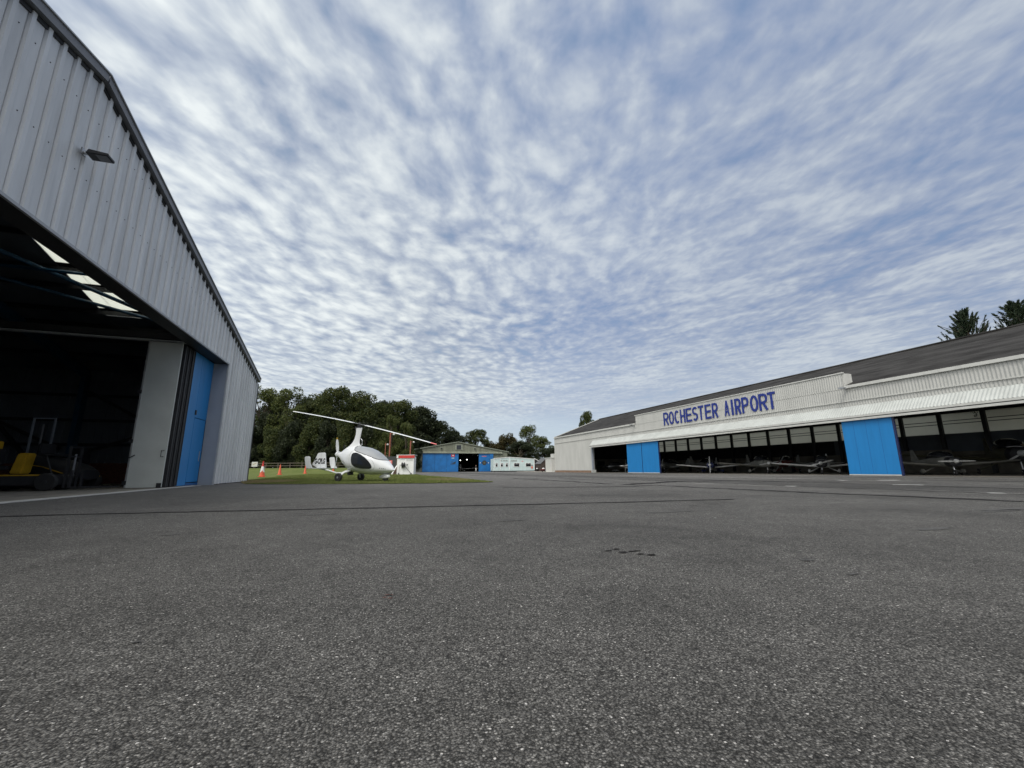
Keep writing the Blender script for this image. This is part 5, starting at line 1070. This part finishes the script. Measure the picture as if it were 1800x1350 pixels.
# ------------------------------------------------------------------ trees
def crown_mesh(name, seed, h_, rw, n, m, zc0=.22, size=.36, gaps=.0, lobes=30, airy=False):
    r = np.random.default_rng(seed); C0 = []; Rr = []
    for i in range(lobes):
        z = r.uniform(zc0, .93); prof = math.sin(math.pi * min(1, max(.05, (z - zc0 + .12) / (1.12 - zc0)))) ** .7
        q = r.uniform(0, 2 * math.pi); rad = rw * prof * math.sqrt(r.uniform(.15, 1)) * .82
        C0.append((rad * math.cos(q), rad * math.sin(q), z * h_)); Rr.append(rw * r.uniform(.20, .36) * (0.8 if airy else 1))
    C0 = np.array(C0); Rr = np.array(Rr); w_ = Rr ** 2; idx = r.choice(lobes, n, p=w_ / w_.sum())
    d = r.normal(size=(n, 3)); d /= np.linalg.norm(d, axis=1)[:, None]; rad = r.uniform(.55, 1.08, n) ** .6
    p = C0[idx] + d * (Rr[idx] * rad)[:, None] * np.array([1, 1, .78])
    p += r.normal(0, .12, (n, 3)); s_ = size * r.uniform(.55, 1.3, n)
    a = r.normal(size=(n, 3)); a[:, 2] *= .6; a /= np.linalg.norm(a, axis=1)[:, None]; b = np.cross(a, r.normal(size=(n, 3))); b /= np.linalg.norm(b, axis=1)[:, None]
    a *= s_[:, None] * .5; b *= (s_ * .34)[:, None]
    v_ = np.stack([p - a, p - b * .9 + a * .1, p + a, p + b], 1).reshape(-1, 3); v_ = v_[:]; v_[:, 2] = np.maximum(v_[:, 2], .1)
    return fastmesh(name, v_, 4, m), C0
def tree(name, label, cat, loc, h_, rw, meshes, rz, sc_=(1, 1, 1), group=None, trunk_r=.35):
    t = thing(name, label, cat, loc, rz, group); me, C0, tm = meshes; t.scale = sc_
    o = bpy.data.objects.new("crown", me); COL.objects.link(o); o.parent = t
    q = bpy.data.objects.new("trunk", tm); COL.objects.link(q); q.parent = t; return t
def trunk_mesh(C0, h_, r_, seed):
    rr_ = random.Random(seed); mb = MB(); top = h_ * .8; pts = [(rr_.uniform(-.15, .15) * i, rr_.uniform(-.15, .15) * i, top * i / 6) for i in range(7)]; mb.tube(pts, [r_ * (1.25 - i * .17) for i in range(7)], 8)
    for c in C0[::2]:
        k = min(5, max(1, int(c[2] / h_ * 5))); a = Vector(pts[k]); b = Vector(c); m_ = a.lerp(b, .5) + Vector((0, 0, .5)); mb.tube([a, m_, b], [r_ * .38, r_ * .24, r_ * .08], 5, False)
    me = bpy.data.meshes.new("trunk"); me.from_pydata(mb.v, [], mb.f); me.update(); me.materials.append(M['bark']); return me
def proto(nm, seed, h_, rw, n, m, **k):
    me, C0 = crown_mesh(nm, seed, h_, rw, n, m, **k); return me, C0, trunk_mesh(C0, h_, .035 * h_ / 1.6, seed)
PT = dict(
 oak=proto("oak_crown", 1, 18, 6.5, 26000, M['leafA'], size=.42, zc0=.10, lobes=44), oak2=proto("oak_crown", 2, 18, 6.0, 26000, M['leafA'], size=.40, zc0=.10, lobes=48),
 airy=proto("airy_crown", 3, 18, 6.0, 14000, M['leafE'], size=.38, zc0=.12, lobes=50, airy=True), dark=proto("dark_crown", 4, 16, 6.0, 24000, M['leafB'], size=.42, lobes=44, zc0=.05),
 aut=proto("autumn_crown", 5, 10, 4.5, 14000, M['leafC'], size=.36, zc0=.10), low=proto("understory_crown", 6, 8, 4.6, 16000, M['leafA'], size=.36, zc0=.03, lobes=26), lowd=proto("understory_crown", 7, 8, 4.8, 18000, M['leafB'], size=.36, zc0=.02, lobes=28), light=proto("light_crown", 8, 12, 3.6, 12000, M['leafE'], size=.34, zc0=.10),
)
PH = dict(oak=18, oak2=18, airy=18, dark=16, aut=10, low=8, lowd=8, light=12); PR = dict(oak=6.5, oak2=6, airy=6, dark=6, aut=4.5, low=4.6, lowd=4.8, light=3.6)
def place(kind, px, py_top, D, half_px, label, name, cat="tree", group="trees behind the airfield"):
    x, y = (px - 900) / 735.0, -(py_top - 675) / 735.0; d = fwd + r2 * x + u2 * y; f_ = d.x * math.sin(YAW) + d.y * math.cos(YAW); t__ = D / f_; X_, Y_, Z_ = d.x * t__, d.y * t__, H + d.z * t__
    g = lawn_z(X_, min(Y_, 105)) if X_ < 7 else 0; hgt = (Z_ - g); rw = half_px / 735.0 * D; sz = hgt / PH[kind]; sx = rw / PR[kind]
    return tree(name, label, cat, (X_, Y_, g - .05), hgt, rw, PT[kind], random.uniform(0, 6.28), (sx, sx, sz * 1.02), group)
place('airy', 462, 681, 112, 46, "loose-crowned light green tree rising directly over the grey hangar's corner", "broadleaf_tree")
place('airy', 514, 683, 110, 40, "thin airy tree with sky gaps in its crown beside the one over the hangar corner", "broadleaf_tree")
place('oak', 560, 694, 118, 46, "broad mid-green oak behind the tip of the far rotor blade", "broadleaf_tree")
place('oak2', 592, 680, 112, 44, "tall yellowish-green oak, highest behind the gyroplane", "broadleaf_tree")
place('oak', 645, 692, 114, 50, "wide green oak directly above the gyroplane's rotor head", "broadleaf_tree")
place('oak2', 700, 703, 118, 42, "rounded oak above the right half of the rotor", "broadleaf_tree")
place('dark', 737, 716, 124, 44, "very dark rounded tree left of the green hangar's gable", "evergreen_tree")
place('dark', 772, 740, 128, 36, "dark sloping-shouldered tree just above the green hangar's roof", "evergreen_tree")
place('dark', 800, 757, 134, 34, "dark low tree directly behind the green hangar's ridge", "evergreen_tree")
place('oak2', 838, 755, 140, 30, "olive-green tree behind the right slope of the green hangar's roof", "broadleaf_tree")
place('aut', 868, 776, 142, 24, "small russet tree in the dip behind the green hangar's right eave", "broadleaf_tree")
place('aut', 893, 763, 140, 26, "rust-tinged tree above the portable cabin's left half", "broadleaf_tree")
place('airy', 930, 748, 138, 26, "tallest thin-topped tree above the portable cabin", "broadleaf_tree")
place('airy', 955, 768, 136, 24, "sparse tree next to the long hangar's end corner", "broadleaf_tree")
place('dark', 915, 776, 130, 32, "dark bushy tree right behind the portable cabin's roof", "evergreen_tree")
place('dark', 962, 787, 124, 28, "dark evergreen over the wooden shed's roof", "evergreen_tree")
place('aut', 985, 790, 126, 26, "brownish tree peeping beside the long hangar's end", "broadleaf_tree")
place('light', 715, 742, 98, 17, "slim light green young tree beside the dark tree and lamp posts", "broadleaf_tree")
place('light', 690, 728, 100, 18, "yellow-green bushy tree behind the tall rust-red post", "broadleaf_tree")
for kd, px, py, D, hw, lb in (('dark', 486, 704, 122, 36, "dark tree filling the gap between the two airy trees"), ('dark', 536, 700, 122, 34, "dark tree between the airy tree and the broad oak"), ('dark', 619, 700, 122, 36, "dark tree filling between highest oak and rotor-head oak"), ('dark', 674, 706, 123, 32, "dark tree filling between the rotor-head oak and the rounded oak"), ('oak', 722, 722, 122, 30, "mid-green tree in front of the very dark rounded tree"), ('oak2', 752, 738, 130, 28, "mid-green tree on the shoulder of the dark sloping tree")):
    place(kd, px, py, D, hw, lb, "background_tree")
under = [(445, 752, 'lowd'), (480, 757, 'low'), (512, 750, 'lowd'), (545, 752, 'low'), (578, 748, 'lowd'), (608, 742, 'low'), (640, 748, 'lowd'), (668, 752, 'low'), (700, 768, 'lowd'), (725, 772, 'lowd'), (530, 735, 'lowd'), (470, 735, 'lowd'), (590, 728, 'lowd'), (650, 738, 'lowd')]
ul = ["dark undergrowth tree at the grey hangar's edge", "green shrubby tree behind the notice sign", "dark undergrowth tree over the plain cone", "green shrubby tree behind the nearer outer fin", "dark undergrowth tree over the lettered fin", "green shrubby tree left of the propeller", "dark undergrowth tree behind the gyroplane mast", "green shrubby tree above the windscreen", "dark undergrowth tree behind the tall rust-red post", "dark undergrowth tree behind the fuel kiosk",
      "taller dark tree filling under the broad oak", "taller dark tree filling under the airy tree", "taller dark tree under the highest oak", "taller dark tree under the oak above the rotor head"]
for (px, py, kd), lb in zip(under, ul):
    place(kd, px, py, 106 if py > 740 else 110, 26, lb, "understory_tree", group="undergrowth trees along the fence")
place('oak2', 1030, 722, 96, 17, "single round-headed tree showing over the long hangar's far roof end", "broadleaf_tree", group=None)

# cypresses behind the long roof: upswept feathery sprays
def cypress(label, px, py_top, X_, half, seed):
    x, y = (px - 900) / 735.0, -(py_top - 675) / 735.0; d = fwd + r2 * x + u2 * y; t__ = X_ / d.x; Y_, Z_ = d.y * t__, H + d.z * t__
    r = np.random.default_rng(seed); t = thing("cypress_tree", label, "conifer", (X_, Y_, 0), 0, "cypresses behind the long hangar"); V_ = []; tk = MB(); tk.tube([(0, 0, 0), (0, 0, Z_ * .5), (0, 0, Z_ - .1)], [.35, .22, .03], 8)
    for i in range(120):
        f = r.uniform(0, 1) ** .7; z0 = Z_ * (.28 + .70 * f); L_ = half * (1.0 - f) ** .85 * r.uniform(.45, 1.2) * .72 + .5; q = r.uniform(0, 6.283); el_ = R(r.uniform(18, 50) + 22 * f)
        dv = np.array([math.cos(q) * math.cos(el_), math.sin(q) * math.cos(el_), math.sin(el_)]); base = np.array([0, 0, z0]); ends = base + dv * L_
        tk.tube([tuple(base), tuple(ends)], [.05, .012], 4, False)
        for j in range(130):
            s_ = r.uniform(.12, 1.0); c = base + dv * L_ * s_ + np.array([0, 0, -.14 * L_ * math.sin(math.pi * s_)]); wd = .15 * (1.15 - s_) + .01; c = c + r.normal(0, wd, 3) * .7
            dd_ = dv + r.normal(0, .28, 3); dd_ /= np.linalg.norm(dd_); sd_ = np.cross(dd_, r.normal(size=3)); sd_ /= np.linalg.norm(sd_); l_ = r.uniform(.10, .24)
            V_ += [c - dd_ * l_ * .4, c + sd_ * l_ * .2, c + dd_ * l_, c - sd_ * l_ * .2]
    o = bpy.data.objects.new("foliage", fastmesh("foliage", np.array(V_), 4, M['leafD'])); COL.objects.link(o); o.parent = t
    me = bpy.data.meshes.new("trunk"); me.from_pydata(tk.v, [], tk.f); me.update(); me.materials.append(M['bark']); o = bpy.data.objects.new("trunk", me); COL.objects.link(o); o.parent = t
cypress("dark feathery cypress with a leaning top above the long roof", 1693, 546, 53, 8.5, 1)
cypress("second dark cypress over the long roof, cut by the photo's edge", 1780, 533, 53, 8.5, 2)
